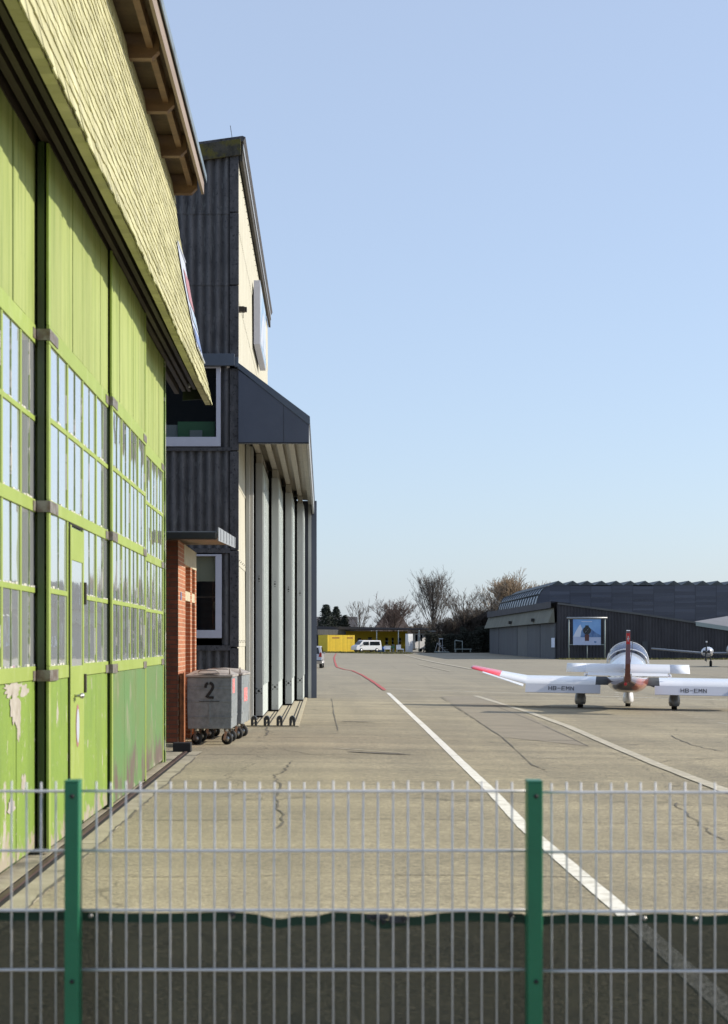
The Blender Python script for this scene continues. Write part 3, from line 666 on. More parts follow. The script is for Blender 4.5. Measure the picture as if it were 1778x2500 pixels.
# roof
def zr(x): return 11.83+.14*(x+1.70)
m=MB(); m.prism([(-12,zr(-12)-.12),(-1.60,zr(-1.60)-.10),(-1.56,zr(-1.6)-.02),(-1.62,zr(-1.62)+.01),(-12,zr(-12))],'y',YG-.08,YF+.1); m.build('roof','fibretrim',gb)
m=MB(); m.prism([(-12,zr(-12)-.42),(-1.70,zr(-1.70)-.37),(-1.655,zr(-1.70)-.35),(-1.655,zr(-1.7)-.04),(-12,zr(-12)-.06)],'y',YG-.11,YG-.05); m.build('verge_board','moss',gb,bevel=.004)
m=MB(); m.box(-1.68,-1.62,YG-.04,YF+.05,11.36,11.66); m.build('eaves_board','darkwood',gb)
m=MB(); m.box(-1.615,-1.60,YG-.04,YF+.05,11.58,11.70); m.build('eaves_strip','zincl',gb)
m=MB(); m.tube([(-1.83,34.9,11.78),(-1.86,34.9,12.0),(-1.89,34.9,12.2)],.006,5); m.build('antenna','black',gb)
# upper window
def window(x0,x1,z0,z1,fw,fb,name):
    m=MB(); y0,y1=YG-.045,YG+.06
    m.box(x0,x1,y0,y1,z0,z0+fb); m.box(x0,x1,y0,y1,z1-fw*.3,z1); m.box(x1-fw,x1,y0+.002,y1,z0+fb,z1-fw*.3); m.box(x0,x0+fw,y0+.002,y1,z0+fb,z1-fw*.3)
    w=m.build(name,'winframe',gb,bevel=.005)
    m=MB(); m.quad((x0+fw,YG+.01,z0+fb),(x1-fw,YG+.01,z0+fb),(x1-fw,YG+.01,z1-fw*.3),(x0+fw,YG+.01,z1-fw*.3)); m.build('pane','winglass',w)
    m=MB(); a,b,c,d=x0+.02,x1-.02,z0+.02,z1-.0
    m.quad((a,YG+1.6,c),(b,YG+1.6,c),(b,YG+1.6,d),(a,YG+1.6,d)); m.quad((a,YG+.07,c),(b,YG+.07,c),(b,YG+1.6,c),(a,YG+1.6,c)); m.quad((a,YG+.07,d),(b,YG+.07,d),(b,YG+1.6,d),(a,YG+1.6,d))
    m.quad((a,YG+.07,c),(a,YG+1.6,c),(a,YG+1.6,d),(a,YG+.07,d)); m.quad((b,YG+.07,c),(b,YG+1.6,c),(b,YG+1.6,d),(b,YG+.07,d))
    m.build('room_lining','room',w)
    return w
w1=window(-5.4,-2.06,5.64,7.24,.09,.19,'window')
m=MB(); m.box(-2.95,-2.2,YG+.3,YG+.8,5.84,6.18); m.build('cabinet','cabinet',w1)
m=MB(); m.box(-3.3,-2.78,YG+.35,YG+.5,5.84,6.12); m.box(-2.70,-2.45,YG+.25,YG+.3,5.84,6.0); m.build('office_screen','polegrey',w1)
w2=window(-3.3,-2.04,1.80,3.48,.125,.16,'window')
m=MB(); m.box(-3.2,-2.15,YG+.08,YG+.1,2.94,3.45); m.build('blind','blind',w2)
m=MB(); m.tube([(-2.83,YG+.12,1.965),(-2.83,YG+.12,2.06),(-2.83,YG+.12,2.075)],[.022,.022,.012],8); m.build('bottle','yellowp',w2)
m=MB(); m.box(-2.68,-2.665,YG+.4,YG+.42,2.45,2.68); m.box(-3.0,-2.2,YG+.6,YG+.62,2.62,2.66); m.tube([(-2.8,YG+.5,2.2),(-2.55,YG+.5,1.97)],.012,5); m.build('shelf','fascia',w2)
# lintel flashing box above upper window
m=MB(); m.box(-5.4,-1.775,YG-.16,YG-.06,7.24,7.48); m.box(-1.775,-1.70,YG-.13,YG-.02,7.22,7.42); m.build('flashing','slatetrim',gb,bevel=.006)
# canopy
XO=-.29
m=MB(); m.prism([(-1.70,5.69),(XO,5.69),(XO,6.12),(-1.70,7.16)],'y',YG-.10,YG+.02); cn=m.build('canopy_end','slate',gb)
m=MB(); m.prism([(-1.72,7.20),(-1.72,7.32),(XO+.02,6.23),(XO+.02,6.07),(XO-.01,6.07)],'y',YG-.12,53.5); m.build('canopy_roof','slatetrim',gb,bevel=.004)
m=MB(); m.box(-.80,-.794,YG-.104,YG-.099,5.70,6.50); m.box(-1.70,XO,YG-.105,YG-.1,5.69,5.715); m.build('canopy_joint','black',gb)
m=MB(); m.box(XO-.05,XO,YG+.02,53.3,5.69,6.10); m.build('canopy_fascia','zincl',gb)
m=MB(); m.quad((-1.75,YG+.02,6.22),(XO,YG+.02,6.10),(XO,53.3,6.10),(-1.75,53.3,6.22)); m.build('canopy_soffit','beige',gb)
for x in (-1.45,-1.19,-.94,-.68,-.42):
    m=MB(); m.box(x-.05,x+.05,YG+.02,53.2,5.98,6.02); m.box(x-.012,x+.012,YG+.02,53.2,6.02,6.14)
    if x<-.5: m.box(x-.07,x-.05,YG+.02,53.2,5.98,6.07)
    m.build('door_track','beige',gb)
m=MB(); m.box(-1.72,-.21,53.2,53.5,0,6.1); m.build('end_panel','slate',gb)
m=MB(); m.box(-.47,-.40,53.05,53.2,0,5.98); m.box(-.40,-.375,53.12,53.2,0,5.98); m.build('end_post','leaf',gb)
# door leaves
def gleaf(x0,x1,y0,y1):
    m=MB(); m.box(x0,x1,y0,y1-.02,.06,5.76); d=m.build('door_leaf','leaf',gb,bevel=.006)
    m=MB(); n=26; 
    m.box(x1+.0005,x1+.006,y0+.02,y1,.06,.75,.5)
    for i in range(n):
        a=y0+.03+(y1-y0-.03)*i/n; m.box(x1+.0005,x1+.022,a+.02,a+(y1-y0)/n*.62,.75,5.72,R.random())
    m.build('ribbed_sheet','leafside',d)
    m=MB(); m.box(x0+.015,x1-.015,y0+.03,y0+.4,5.765,5.97); m.build('track_hanger','beige',d)
    m=MB(); cx=(x0+x1)/2
    for z,big in ((.62,1),(3.15,0),(.16,-1)):
        if big==1:
            pts=[(0,0,.030),(-.055,.05,.015),(.055,.05,.015),(-.055,-.05,.015),(.055,-.05,.015)]
        elif big==0: pts=[(0,0,.022),(0,.06,.013),(0,-.06,.013)]
        else: pts=[(-.05,0,.007),(.05,0,.007)]
        for dx,dz,r in pts: m.tube([(cx+dx,y0-.008,z+dz),(cx+dx,y0+.001,z+dz)],r,10)
    m.build('bolts','gutter',d)
    m=MB(); m.box(x0-.01,x1+.0,y0-.01,y1,.02,.058); m.box(x0-.095,x0-.012,y0+.3,y0+.42,.02,5.95)  # bottom seal, then a black strip painting the shaded gap beside the leaf
    m.build('seal_and_gap_shade','slot',d)
gleaf(-1.53,-1.37,38.8,42.6); gleaf(-1.275,-1.11,42.3,46.3); gleaf(-1.03,-.855,46.4,50.3); gleaf(-.766,-.595,49.9,53.0)
# sign box on cream wall
sb=thing('sign_box','large white and pale blue sign box mounted high on the cream wall','sign',(-1.6,41.1,8.84))
m=MB(); m.box(-1.665,-1.515,41.1,45.1,8.84,10.37); m.build('box_frame','winframe',sb,bevel=.006)
m=MB(); m.quad((-1.510,41.13,8.87),(-1.510,45.07,8.87),(-1.510,45.07,10.34),(-1.510,41.13,10.34)); m.build('sign_face','sgn_blue',sb)
m=MB(); m.add([(-1.507,41.3,8.95),(-1.507,42.6,8.95),(-1.507,43.8,9.9),(-1.507,42.7,9.9)],[(0,1,2,3)]); m.add([(-1.507,43.2,9.1),(-1.507,44.9,9.1),(-1.507,44.9,9.35),(-1.507,43.2,9.35)],[(0,1,2,3)]); m.build('sign_stripe','sgn_white',sb)
m=MB(); m.box(-1.715,-1.59,34.62,34.8,8.38,8.48); m.box(-1.59,-1.545,34.66,34.78,8.385,8.475); m.tube([(-1.62,34.68,8.39),(-1.62,34.68,8.25)],.008,6)
tag(m.build('alarm_bell','track',bevel=.004),'small brown alarm lamp on the cream wall beside the dark corner trim','lamp')
# rail chocks
proto=None
for i,x in enumerate((-1.415,-1.155,-.895,-.635)):
    m=MB(); pts=[(-.06,0),(-.06,.14),(-.045,.18),(-.015,.20),(.015,.20),(.045,.18),(.06,.14),(.06,0),(.015,0),(.015,.12),(-.015,.12),(-.015,0)]
    m.prism([(p[0]+x,p[1]+.02) for p in pts],'y',34.92,35.2)
    o=m.build('rail_chock','gutter',bevel=.004)
    tag(o,['dark rail chock nearest the cream wall','second dark rail chock from the cream wall','third dark rail chock from the cream wall','dark rail chock furthest out on the tarmac side'][i],'rail chock','rail chocks before the hangar doors')
# ================================================================ BRICK PORCH
pr=thing('brick_porch','red brick porch with a flat black edged roof between the two hangars','porch',(-2.9,28.2,0))
m=MB(); m.box(-4.2,-2.385,28.2,28.45,0,3.38); m.build('brick_wall','brick_shaded',pr)
m=MB(); XS=-2.38
m.box(XS-.25,XS,28.452,29.4,.0,3.39); m.box(XS-.25,XS,29.4,29.66,.0,3.05); m.box(XS-.004,XS,28.2,28.452,0,3.39); m.build('brick_pier','brick_lit',pr)
m=MB(); m.box(XS-.25,XS,30.76,31.14,0,3.05);m.build('brick_pier','brick_lit',pr)
m=MB(); m.box(XS-.25,XS,31.84,32.2,0,3.05);m.build('brick_pier','brick_lit',pr)
m=MB(); m.box(XS-.25,XS-.13,29.66,30.76,0,3.05);m.box(XS-.25,XS-.13,31.14,31.84,0,3.05)
m.build('brick_infill','brick_lit',pr)
m=MB(); m.box(XS-.25,XS+.002,29.402,32.2,3.052,3.39); m.build('lintel','conc2',pr)
m=MB(); m.box(XS-.125,XS-.003,29.66,30.76,2.44,2.60); m.build('lintel','conc2',pr)
m=MB(); m.box(XS-.125,XS-.003,31.14,31.84,2.44,2.60)
m.build('lintel','conc2',pr)
m=MB(); m.prism([(27.5,3.39),(32.6,3.56),(32.6,3.62),(27.5,3.45)],'x',-4.2,-1.70); m.build('roof_slab','porchsoffit',pr)
m=MB(); m.prism([(27.5,3.455),(32.6,3.625),(32.6,3.66),(27.5,3.49)],'x',-4.2,-1.69); m.tube([(-3.4,27.5,3.50),(-2.75,27.49,3.50)],.02,6);m.build('roof_sheet','zincl',pr)
m=MB(); m.box(-4.2,-1.70,27.38,27.5,3.35,3.47); m.build('gutter','gutter',pr,bevel=.02)
m=MB(); m.prism([(27.40,3.33),(32.6,3.50),(32.6,3.70),(27.40,3.545)],'x',-1.685,-1.67)
for k in range(6): m.prism([(27.9+k*.85,3.36+k*.028),(27.93+k*.85,3.361+k*.028),(27.93+k*.85,3.55+k*.028),(27.9+k*.85,3.549+k*.028)],'x',-1.67,-1.66)
m.build('side_fascia','zincl',pr)
m=MB(); m.box(XS,XS+.012,28.62,28.75,2.42,2.55); m.build('house_number','sgn_deep',pr)
m=MB(); m.box(-2.42,-2.30,28.0,28.19,0,.06); m.box(-4.2,-2.42,28.05,28.19,0,.06); m.build('footing','concrete',pr)
# rusty panel
m=MB(); m.box(-2.36,-2.295,28.215,28.60,.05,1.20); m.box(-2.30,-2.285,28.20,28.225,.03,1.22)
tag(m.build('steel_panel','rust'),'rusty brown steel panel standing between the brick porch and the bins','panel')
# ================================================================ BINS
def bin_thing(x,y,rot,label,number):
    t=thing('waste_container',label,'waste container',(0,0,0),'wheeled waste containers by the porch')
    W,D=.75,1.22
    m=MB()
    a=.012
    b0=[(-W/2+a,a,.27),(W/2-a,a,.27),(W/2-a,D-a,.27),(-W/2+a,D-a,.27)]
    b1=[(-W/2,0,.62),(W/2,0,.62),(W/2,D,.62),(-W/2,D,.62)]
    b2=[(-W/2,0,1.13),(W/2,0,1.13),(W/2,D,1.13),(-W/2,D,1.13)]
    m.loft([b0,b1,b2],sm=False)
    body=m.build('body','binm',t,bevel=.012)
    m=MB()
    for z in (.46,.72,.93,.98):
        m.box(-W/2+.01,W/2-.01,-.009,.0,z,z+.014); m.box(W/2,W/2+.003,.02,D-.02,z,z+.02)
    m.box(-.01,.01,-.007,0,.36,.94)
    m.build('ribs','binm',body)
    m=MB(); m.box(-W/2-.022,W/2+.018,-.03,D+.03,1.13,1.17); m.build('rim','binlid',t,bevel=.01)
    m=MB(); rings=[]
    for i in range(9):
        u=i/8; yy=-.02+(D+.04)*u; zz=1.172+.075*math.sin(math.pi*u)**.7
        rings.append([(-W/2-.02,yy,1.172),(-W/2+.08,yy,zz-.01),(0,yy,zz+.012),(W/2-.08,yy,zz-.01),(W/2+.02,yy,1.172)])
    m.loft(rings,closed=False,caps=False); m.box(-.18,.18,-.05,-.02,1.18,1.2)
    lid=m.build('lid','binlid',t)
    m=MB(); m.tube([(-.2,.1,1.215),(-.15,.06,1.245),(.1,.06,1.245),(.15,.1,1.215)],.012,6); m.tube([(W/2-.04,.08,1.17),(W/2-.04,.08,1.27)],.014,6); m.build('handle','binlid',lid)
    for sx in (-1,1):
        for yy in (.2,D-.2):
            cx=sx*(W/2-.12)
            m=MB(); rotc=Matrix.Translation((cx,yy,0))@Matrix.Rotation(math.radians(62+R.uniform(-8,8)),4,'Z')@Matrix.Translation((-cx,-yy,0))
            m.tube([(cx,yy,.27),(cx,yy,.21)],.03,8)
            for dd in (-.035,.035): m.obox(Matrix.Translation((cx+dd,yy-.015,.15)) @ Matrix.Rotation(.25,4,'X'),.008,.05,.15)
            m.v=[tuple(rotc@Vector(v)) for v in m.v]; fk=m.build('castor','castor',t)
            m=MB()
            m.tube([(cx-.022,yy-.03,.10),(cx+.022,yy-.03,.10)],.10,18); m.v=[tuple(rotc@Vector(v)) for v in m.v]; m.build('wheel','wheel',fk)
            m=MB(); m.tube([(cx-.026,yy-.03,.10),(cx+.026,yy-.03,.10)],.055,14); m.v=[tuple(rotc@Vector(v)) for v in m.v]; m.build('hub','castor',fk)
    if number:
        # stencilled 2, with stencil bridges
        m=MB(); cx,cz=.0,.90; cl=[]
        for k in range(11):
            a=math.radians(200-k*23); cl.append((.062*math.cos(a),.075+.062*math.sin(a)))
        cl+= [(.04,.02),(.0,-.04),(-.05,-.105)]
        def seg(pts,w):
            vs=[]
            for i,p in enumerate(pts):
                q0=pts[max(i-1,0)]; q1=pts[min(i+1,len(pts)-1)]; dx,dz=q1[0]-q0[0],q1[1]-q0[1]; l=math.hypot(dx,dz)
                vs+=[(cx+p[0]-dz/l*w/2,-.012,cz+p[1]+dx/l*w/2),(cx+p[0]+dz/l*w/2,-.012,cz+p[1]-dx/l*w/2)]
            m.add(vs,[(2*i,2*i+1,2*i+3,2*i+2) for i in range(len(pts)-1)])
        seg(cl[:5],.046); seg([cl[5]]+cl[6:],.048); seg([(-.018,-.106),(.075,-.106)],.042)
        m.box(-.17,.17,-.0115,-.011,.725,.735)
        m.build('number','stencil',body)
    m=MB()
    if number:
        m.box(W/2+.001,W/2+.004,.14,.58,.86,1.10)
    else:
        m.box(W/2+.001,W/2+.004,.3,.85,.66,.90)
    st=m.build('sticker','sticker',body)
    t.location=(x,y,0); t.rotation_euler=(0,0,rot); return t
bin_thing(-1.90,28.65,math.radians(-1.5),'grey steel waste container with a black stencilled 2 on its front',True)
bin_thing(-1.81,30.35,math.radians(-3.5),'grey steel waste container half hidden behind the one numbered 2',False)
m=MB(); m.box(-1.70,-1.52,33.6,33.9,0,.06); m.tube([(-1.60,33.9,.1),(-1.55,33.8,.22),(-1.52,33.7,.3)],.03,6)
tag(m.build('pipe_stub','whitewall'),'small white pipe stub at the foot of the cream wall','pipe')
# ================================================================ FENCE
YFn=5.78; s=F/YFn
def fx(px): return (px-CX)/s
def fz(py): return CAMZ+(HY-py)/s
fe=thing('mesh_fence','galvanised double bar mesh fence on two green posts across the foreground','fence',(0,YFn,0))
for px0,px1 in ((167.5,202.5),(1281,1317),(2395,2431),(-947,-912)):
    m=MB(); a,b=fx(px0),fx(px1); m.box(a,b,YFn-.095,YFn-.012,0,fz(1905)); po=m.build('post','post',fe,bevel=.004)
    m=MB(); m.box(a-.001,b+.001,YFn-.096,YFn-.011,fz(1905),fz(1901)); m.build('cap','post',po,bevel=.002)
    m=MB(); c=(a+b)/2+.002
    for pz in (fz(1938),fz(2383),fz(2828)):
        m=MB(); m.tube([(c,YFn-.100,pz),(c,YFn-.094,pz)],.0075,8); m.build('bolt','black',po)
def panel(pxs,px0,px1,dy):
    m=MB()
    for k,px in enumerate(pxs):
        x=fx(px)+R.uniform(-.0008,.0008); top=fz(1908+R.uniform(-2,2)+dy)
        m.tube([(x,YFn,0.05),(x+R.uniform(-.0018,.0018),YFn,.9),(x+R.uniform(-.0008,.0008),YFn,top)],.0033,8)
    for k in range(9):
        z=fz(1931.5+dy+145.4*k)
        if z<.08: break
        n=12
        for o in(-.0068,.0068):
            m.tube([(fx(px0+(px1-px0)*i/n),YFn+o,z+R.uniform(-.0006,.0006)) for i in range(n+1)],.0042,8)
    m.build('wire_panel','wire',fe)
panel([28.4+36.25*k for k in range(-22,5)],-790,196,0)
panel([235.2+36.22*k for k in range(0,30)],190,1296,0)
panel([1346.5+36.3*k for k in range(-1,34)],1302,2560,3)
# screen
ht=[]
def tarp_top(px):
    z=2229
    if 203<px<1281:
        z+=1+1.2*math.sin(px*.021)
        z+=13*math.exp(-((px-700)/75)**2)+9*math.exp(-((px-1010)/55)**2)+15*math.exp(-((px-940)/30)**2)+4*math.sin(px/17)*math.exp(-((px-740)/90)**2)
    elif px>=1281: z+=6+2*math.sin(px*.03)
    else: z-=2
    return fz(z)
sc=thing('privacy_screen','dark green woven screen tied to the lower part of the mesh fence','privacy screen',(0,YFn+.02,0))
m=MB(); hm=MB()
pxs=[-780+8*i for i in range(412)]
def ty(px,z): return YFn+.020+.006*math.sin(px*.013)+.004*math.sin(px*.031+z*3)
for a,b in zip(pxs,pxs[1:]):
    za,zb=tarp_top(a),tarp_top(b)
    hh=.032
    lv=[0,.3,.6]
    zs=[.05,.35,.6]
    q=[]
    for (p,zt) in ((a,za),(b,zb)):
        q.append([ (fx(p),ty(p,z),z) for z in zs]+[(fx(p),ty(p,zt),zt-hh)])
    for i in range(3): m.quad(q[0][i],q[1][i],q[1][i+1],q[0][i+1])
    hm.quad((fx(a),ty(a,za)-.001,za-hh),(fx(b),ty(b,zb)-.001,zb-hh),(fx(b),ty(b,zb)-.002,zb),(fx(a),ty(a,za)-.002,za))
m.build('fabric','screen',sc); hm.build('hem','hem',sc)
for px in (220,567,911,1252,1575,1700):
    m=MB(); z=tarp_top(px)-.012; m.tube([(fx(px),YFn+.010,z),(fx(px),YFn+.014,z)],.0075,10); m.build('eyelet','castor',sc)
for px in (567,911,935,985,1246): 
    m=MB(); z=tarp_top(px)-.006; m.tube([(fx(px)-.004,YFn-.012,z+.012),(fx(px),YFn-.010,z-.004),(fx(px)+.01,YFn-.012,z+.008)],.006,6); m.build('cable_tie','black',sc)
# dark cloth scrap caught on the fence
m=MB(); m.box(fx(895),fx(950),YFn+.004,YFn+.018,fz(2246),fz(2232)); m.box(fx(950),fx(992),YFn+.004,YFn+.016,fz(2256),fz(2236)); 
tag(m.build('cloth_scrap','pdark',bevel=.006),'dark cloth scrap knotted to the fence where the screen sags','cloth')
# ================================================================ AIRPLANE (Local: x right, y forward, z up)
ap=thing('light_aircraft','white and maroon low wing light aircraft seen from behind with HB-EMN on its flaps','aircraft',(0,0,0))
def sect(w,zb,zt,y,n=20,p=2.6):
    cz=(zb+zt)/2; h=(zt-zb)/2; r=[]
    for k in range(n):
        a=2*math.pi*k/n; c,s_=math.cos(a),math.sin(a)
        r.append((w*math.copysign(abs(c)**(2/p),c),y,cz+h*math.copysign(abs(s_)**(2/p),s_)))
    return r
st=[(-4.35,.05,.86,1.12),(-3.8,.11,.80,1.14),(-3.0,.24,.66,1.17),(-2.0,.42,.54,1.22),(-1.2,.54,.47,1.27),(-.4,.58,.46,1.30),(.5,.57,.52,1.30),(1.3,.55,.53,1.27),(1.9,.48,.56,1.22),(2.4,.38,.62,1.14),(2.6,.24,.72,1.04)]
m=MB(); m.loft([sect(w,zb,zt,y) for y,w,zb,zt in st])
for i in range(len(st)-1):
    for k in range(20): m.m[i*20+k]=1 if 0<=k<=9 else (2 if k>=16 and 1<i<6 else 0)
fu=m.build('fuselage',['pbelly','pchrome','pstripe'],ap)
m=MB(); rings=[]
for y,w,zb,zt in [(-3.4,.16,0,1.16),(-2.6,.28,0,1.24),(-1.8,.41,0,1.38),(-1.2,.49,0,1.51),(-.7,.53,0,1.58)]:
    rings.append([(w*1.01*math.cos(a),y,1.10+(zt-1.10)*math.sin(a)) for a in [math.pi*k/14 for k in range(15)]])
m.loft(rings,closed=False,caps=False); m.loft([[(x*.98,y_,z) for x,y_,z in rings[-1]],[(0,-.7,1.1)]*15],closed=False,caps=False)
m.build('rear_deck','pchrome',fu)
m=MB(); rings=[]
for y,w,zt in [(-.75,.545,1.66),(-.4,.565,1.80),(.1,.575,1.86),(.6,.565,1.82),(1.1,.54,1.62),(1.5,.50,1.35)]:
    rings.append([(w*math.cos(a)**1 if True else 0,y,1.20+(zt-1.20)*math.sin(a)**.8) for a in [math.pi*k/16 for k in range(17)]])
m.loft(rings,closed=False,caps=False); cp=m.build('canopy','canopyg',ap)
m=MB()
for i in (0,2): m.tube([(x*1.005,y_,z*1.002) for x,y_,z in rings[i]],.014,6)
m.build('canopy_frame','pwhite',cp)
for sx in(-.24,.24):
    m=MB(); m.box(sx-.17,sx+.17,.0,.12,1.0,1.42); m.ball((sx,.06,1.5),.09,8); m.build('seat','pdark',ap)
# wings
def wing_sec(x,yl,yt,zl,zt,th):
    # leading edge yl, trailing yt; airfoil of 8 pts
    pts=[]
    ch=yl-yt
    for u,h in ((0,0),(.05,.5),(.25,1),(.55,.8),(1,0.06)): pts.append((x,yl-ch*u,zl+(zt-zl)*u+th*h*.6))
    for u,h in ((1,-.06),(.6,.4),(.25,.6),(.05,.35)): pts.append((x,yl-ch*u,zl+(zt-zl)*u-th*h*.4))
    return pts
for sx in (-1,1):
    m=MB()
    def sec(x,*a): 
        r=wing_sec(x*sx,*a); return r if sx>0 else r[::-1]
    xs_=[.5,.87,1.5,2.1,2.8]
    for k in range(4):
        m.loft([sec(xs_[k],.95,-.70,.80,.66,.18),sec(xs_[k+1],.95,-.70,.80,.66,.18)],t=R.random(),mi=1 if k==0 else 0,caps=False)
    m.loft([sec(2.8,.95,-.70,.80,.66,.18),sec(3.52,.80,-.53,.93,.85,.13)],t=.6,caps=False)
    wg=m.build('wing',['pwhite','pdark'],ap)
    m=MB(); m.loft([sec(3.52,.80,-.53,.93,.85,.13),sec(4.30,.55,-.32,1.10,1.03,.08),sec(4.36,.40,-.25,1.11,1.07,.03)],caps=True)
    m.build('wing_tip','pred',wg)
    m=MB(); r0=[(2.84*sx,-.70,.655),(2.84*sx,-.715,.64),(2.84*sx,-.99,.585),(2.84*sx,-.99,.60)]; r1=[(4.0*sx,-.40,.975),(4.0*sx,-.41,.965),(4.0*sx,-.62,.945),(4.0*sx,-.62,.955)]
    m.loft([r0,r1],sm=False); m.build('aileron','pwhite',wg)
    m=MB(); x0,x1=(.74,2.78) if sx>0 else (-2.78,-.73)
    m.loft([[(x0,-.70,.665),(x0,-.705,.60),(x0,-.93,.425),(x0,-.945,.435)],[(x1,-.70,.665),(x1,-.705,.60),(x1,-.93,.425),(x1,-.945,.435)]],sm=False)
    fl=m.build('flap','flap',wg)
    nrm=Vector((0,-.23,.245)); 
    # lettering on the flap's rear face
    A=Vector((0,-.70,.665)); B=Vector((0,-.945,.435)); up=(A-B).normalized(); xa=Vector((1,0,0)); nn=xa.cross(up)
    cx=-1.80 if sx<0 else 1.78
    mid=(A+B)/2+nn*(.008)+Vector((cx,0,0))
    mt=Matrix((( xa.x,up.x,nn.x,mid.x),(xa.y,up.y,nn.y,mid.y),(xa.z,up.z,nn.z,mid.z),(0,0,0,1)))
    lm=MB(); gl={'H':[[(0,0),(0,1)],[(1,0),(1,1)],[(0,.5),(1,.5)]],'B':[[(0,0),(0,1),(.8,1),(1,.85),(1,.65),(.8,.5),(0,.5)],[(.8,.5),(1,.36),(1,.14),(.8,0),(0,0)]],'-':[[(.1,.5),(.9,.5)]],'E':[[(1,0),(0,0),(0,1),(1,1)],[(0,.5),(.8,.5)]],'M':[[(0,0),(0,1),(.5,.45),(1,1),(1,0)]],'N':[[(0,0),(0,1),(1,0),(1,1)]]}
    lw,lh,gap_=.078,.135,.042; X0=-(6*lw+5*gap_)/2
    for ci,ch in enumerate('HB-EMN'):
        for pl in gl[ch]:
            for (u0,v0),(u1,v1) in zip(pl,pl[1:]):
                ax_,ay_=X0+ci*(lw+gap_)+u0*lw,(v0-.5)*lh; bx_,by_=X0+ci*(lw+gap_)+u1*lw,(v1-.5)*lh
                dx,dy=bx_-ax_,by_-ay_; l=math.hypot(dx,dy); ex,ey=dx/l*.0095,dy/l*.0095; px_,py_=-ey,ex
                lm.add([mt@Vector((q[0],q[1],.0)) for q in ((ax_-ex+px_,ay_-ey+py_),(ax_-ex-px_,ay_-ey-py_),(bx_+ex-px_,by_+ey-py_),(bx_+ex+px_,by_+ey+py_))],[(0,1,2,3)])
    lm.v=[(v[0],v[1]-.0015*(i//4%3),v[2]) for i,v in enumerate(lm.v)]
    lm.build('lettering','ink',fl)
    m=MB(); m.ball((1.15*sx,-.1,.93),.055,8); m.build('strobe_light','pchrome',wg)
    # main gear
    m=MB(); gx=1.29*sx; rings=[]
    for z,wx_,wy_ in ((.60,.09,.14),(.45,.12,.22),(.30,.155,.34),(.18,.16,.38),(.10,.13,.32)):
        rings.append([(gx+wx_*math.cos(a),wy_*math.sin(a)-.05,z) for a in [2*math.pi*k/14 for k in range(14)]])
    m.loft(rings); gf=m.build('wheel_fairing','pgrey',ap)
    m=MB(); m.tube([(gx-.075,0,.16),(gx+.075,0,.16)],.16,18); m.build('wheel','tyre',gf)
# nose gear
m=MB(); rings=[]
for z,wx_,wy_ in ((.70,.08,.10),(.5,.11,.2),(.32,.15,.32),(.18,.16,.36),(.10,.12,.3)):
    rings.append([(wx_*math.cos(a)+.03,wy_*math.sin(a)+1.75,z) for a in [2*math.pi*k/14 for k in range(14)]])
m.loft(rings); ng=m.build('nose_wheel_fairing','pwhite',ap)
m=MB(); m.tube([(-.05,1.75,.17),(.10,1.75,.17)],.17,18); m.build('wheel','tyre',ng)
# propeller and spinner
m=MB(); m.loft([sect(.16,.72,1.04,2.62,12,2),sect(.11,.77,.99,2.78,12,2),sect(.02,.86,.90,2.92,12,2)]); pp=m.build('spinner','pwhite',ap)
m=MB(); m.obox(Matrix.Translation((0,2.74,.88))@Matrix.Rotation(.35,4,'Y'),1.7,.03,.12); m.build('propeller','pdark',pp,bevel=.01)
# fin and rudder
m=MB()
m.loft([[(-.07,-3.75,1.1),(-.03,-3.1,1.13),(.03,-3.1,1.13),(.07,-3.75,1.1)],[(-.045,-3.95,2.12),(-.02,-3.70,2.14),(.02,-3.70,2.14),(.045,-3.95,2.12)]],sm=False)
fn=m.build('fin','pmaroon',ap)
m=MB()
m.loft([[(-.075,-4.45,.82),(-.075,-3.76,.82),(.075,-3.76,.82),(.075,-4.45,.82)],[(-.065,-4.5,1.3),(-.065,-3.80,1.3),(.065,-3.80,1.3),(.065,-4.5,1.3)],[(-.05,-4.40,2.14),(-.05,-3.97,2.16),(.05,-3.97,2.16),(.05,-4.40,2.14)]],sm=False)
rd=m.build('rudder','pmaroon',fn,bevel=.012)
m=MB(); 
def rz(z): return -4.5+.1*(z-1.3)/.84-.004
q=[(-.042,rz(1.80),1.80),(.042,rz(1.80),1.80),(.042,rz(2.08),2.08),(-.042,rz(2.08),2.08)]
m.add(q,[(0,1,2,3)])
for a,b,c,d in ((-.009,.009,1.87,2.01),(-.026,.026,1.92,1.96)):
    m.add([(a,rz(c)-.004,c),(b,rz(c)-.004,c),(b,rz(d)-.004,d),(a,rz(d)-.004,d)],[(0,1,2,3)],mi=1)
m.build('flag',['redball','sgn_white'],rd)
# stabilator
for sx in(-1,1):
    m=MB()
    for k in range(3):
        a=.08+k*.49; b=a+.49 if k<2 else 1.55
        r0=wing_sec(a*sx,-3.55,-4.30,1.27,1.07,.10); r1=wing_sec(b*sx,-3.55,-4.30,1.27,1.07,.10)
        if sx<0: r0,r1=r0[::-1],r1[::-1]
        m.loft([r0,r1],t=R.random(),caps=(k==2))
    sb_=m.build('stabilator','pwhite',ap)
    m=MB(); m.loft([[(.10*sx,-4.30,1.07),(.10*sx,-4.31,1.055),(.10*sx,-4.46,.99),(.10*sx,-4.46,1.0)],[(1.0*sx,-4.30,1.07),(1.0*sx,-4.31,1.055),(1.0*sx,-4.46,.99),(1.0*sx,-4.46,1.0)]],sm=False); m.build('trim_tab','pwhite',sb_)
m=MB(); m.ball((-.05,-4.50,.79),.042,10); m.build('tail_light','redball',ap)
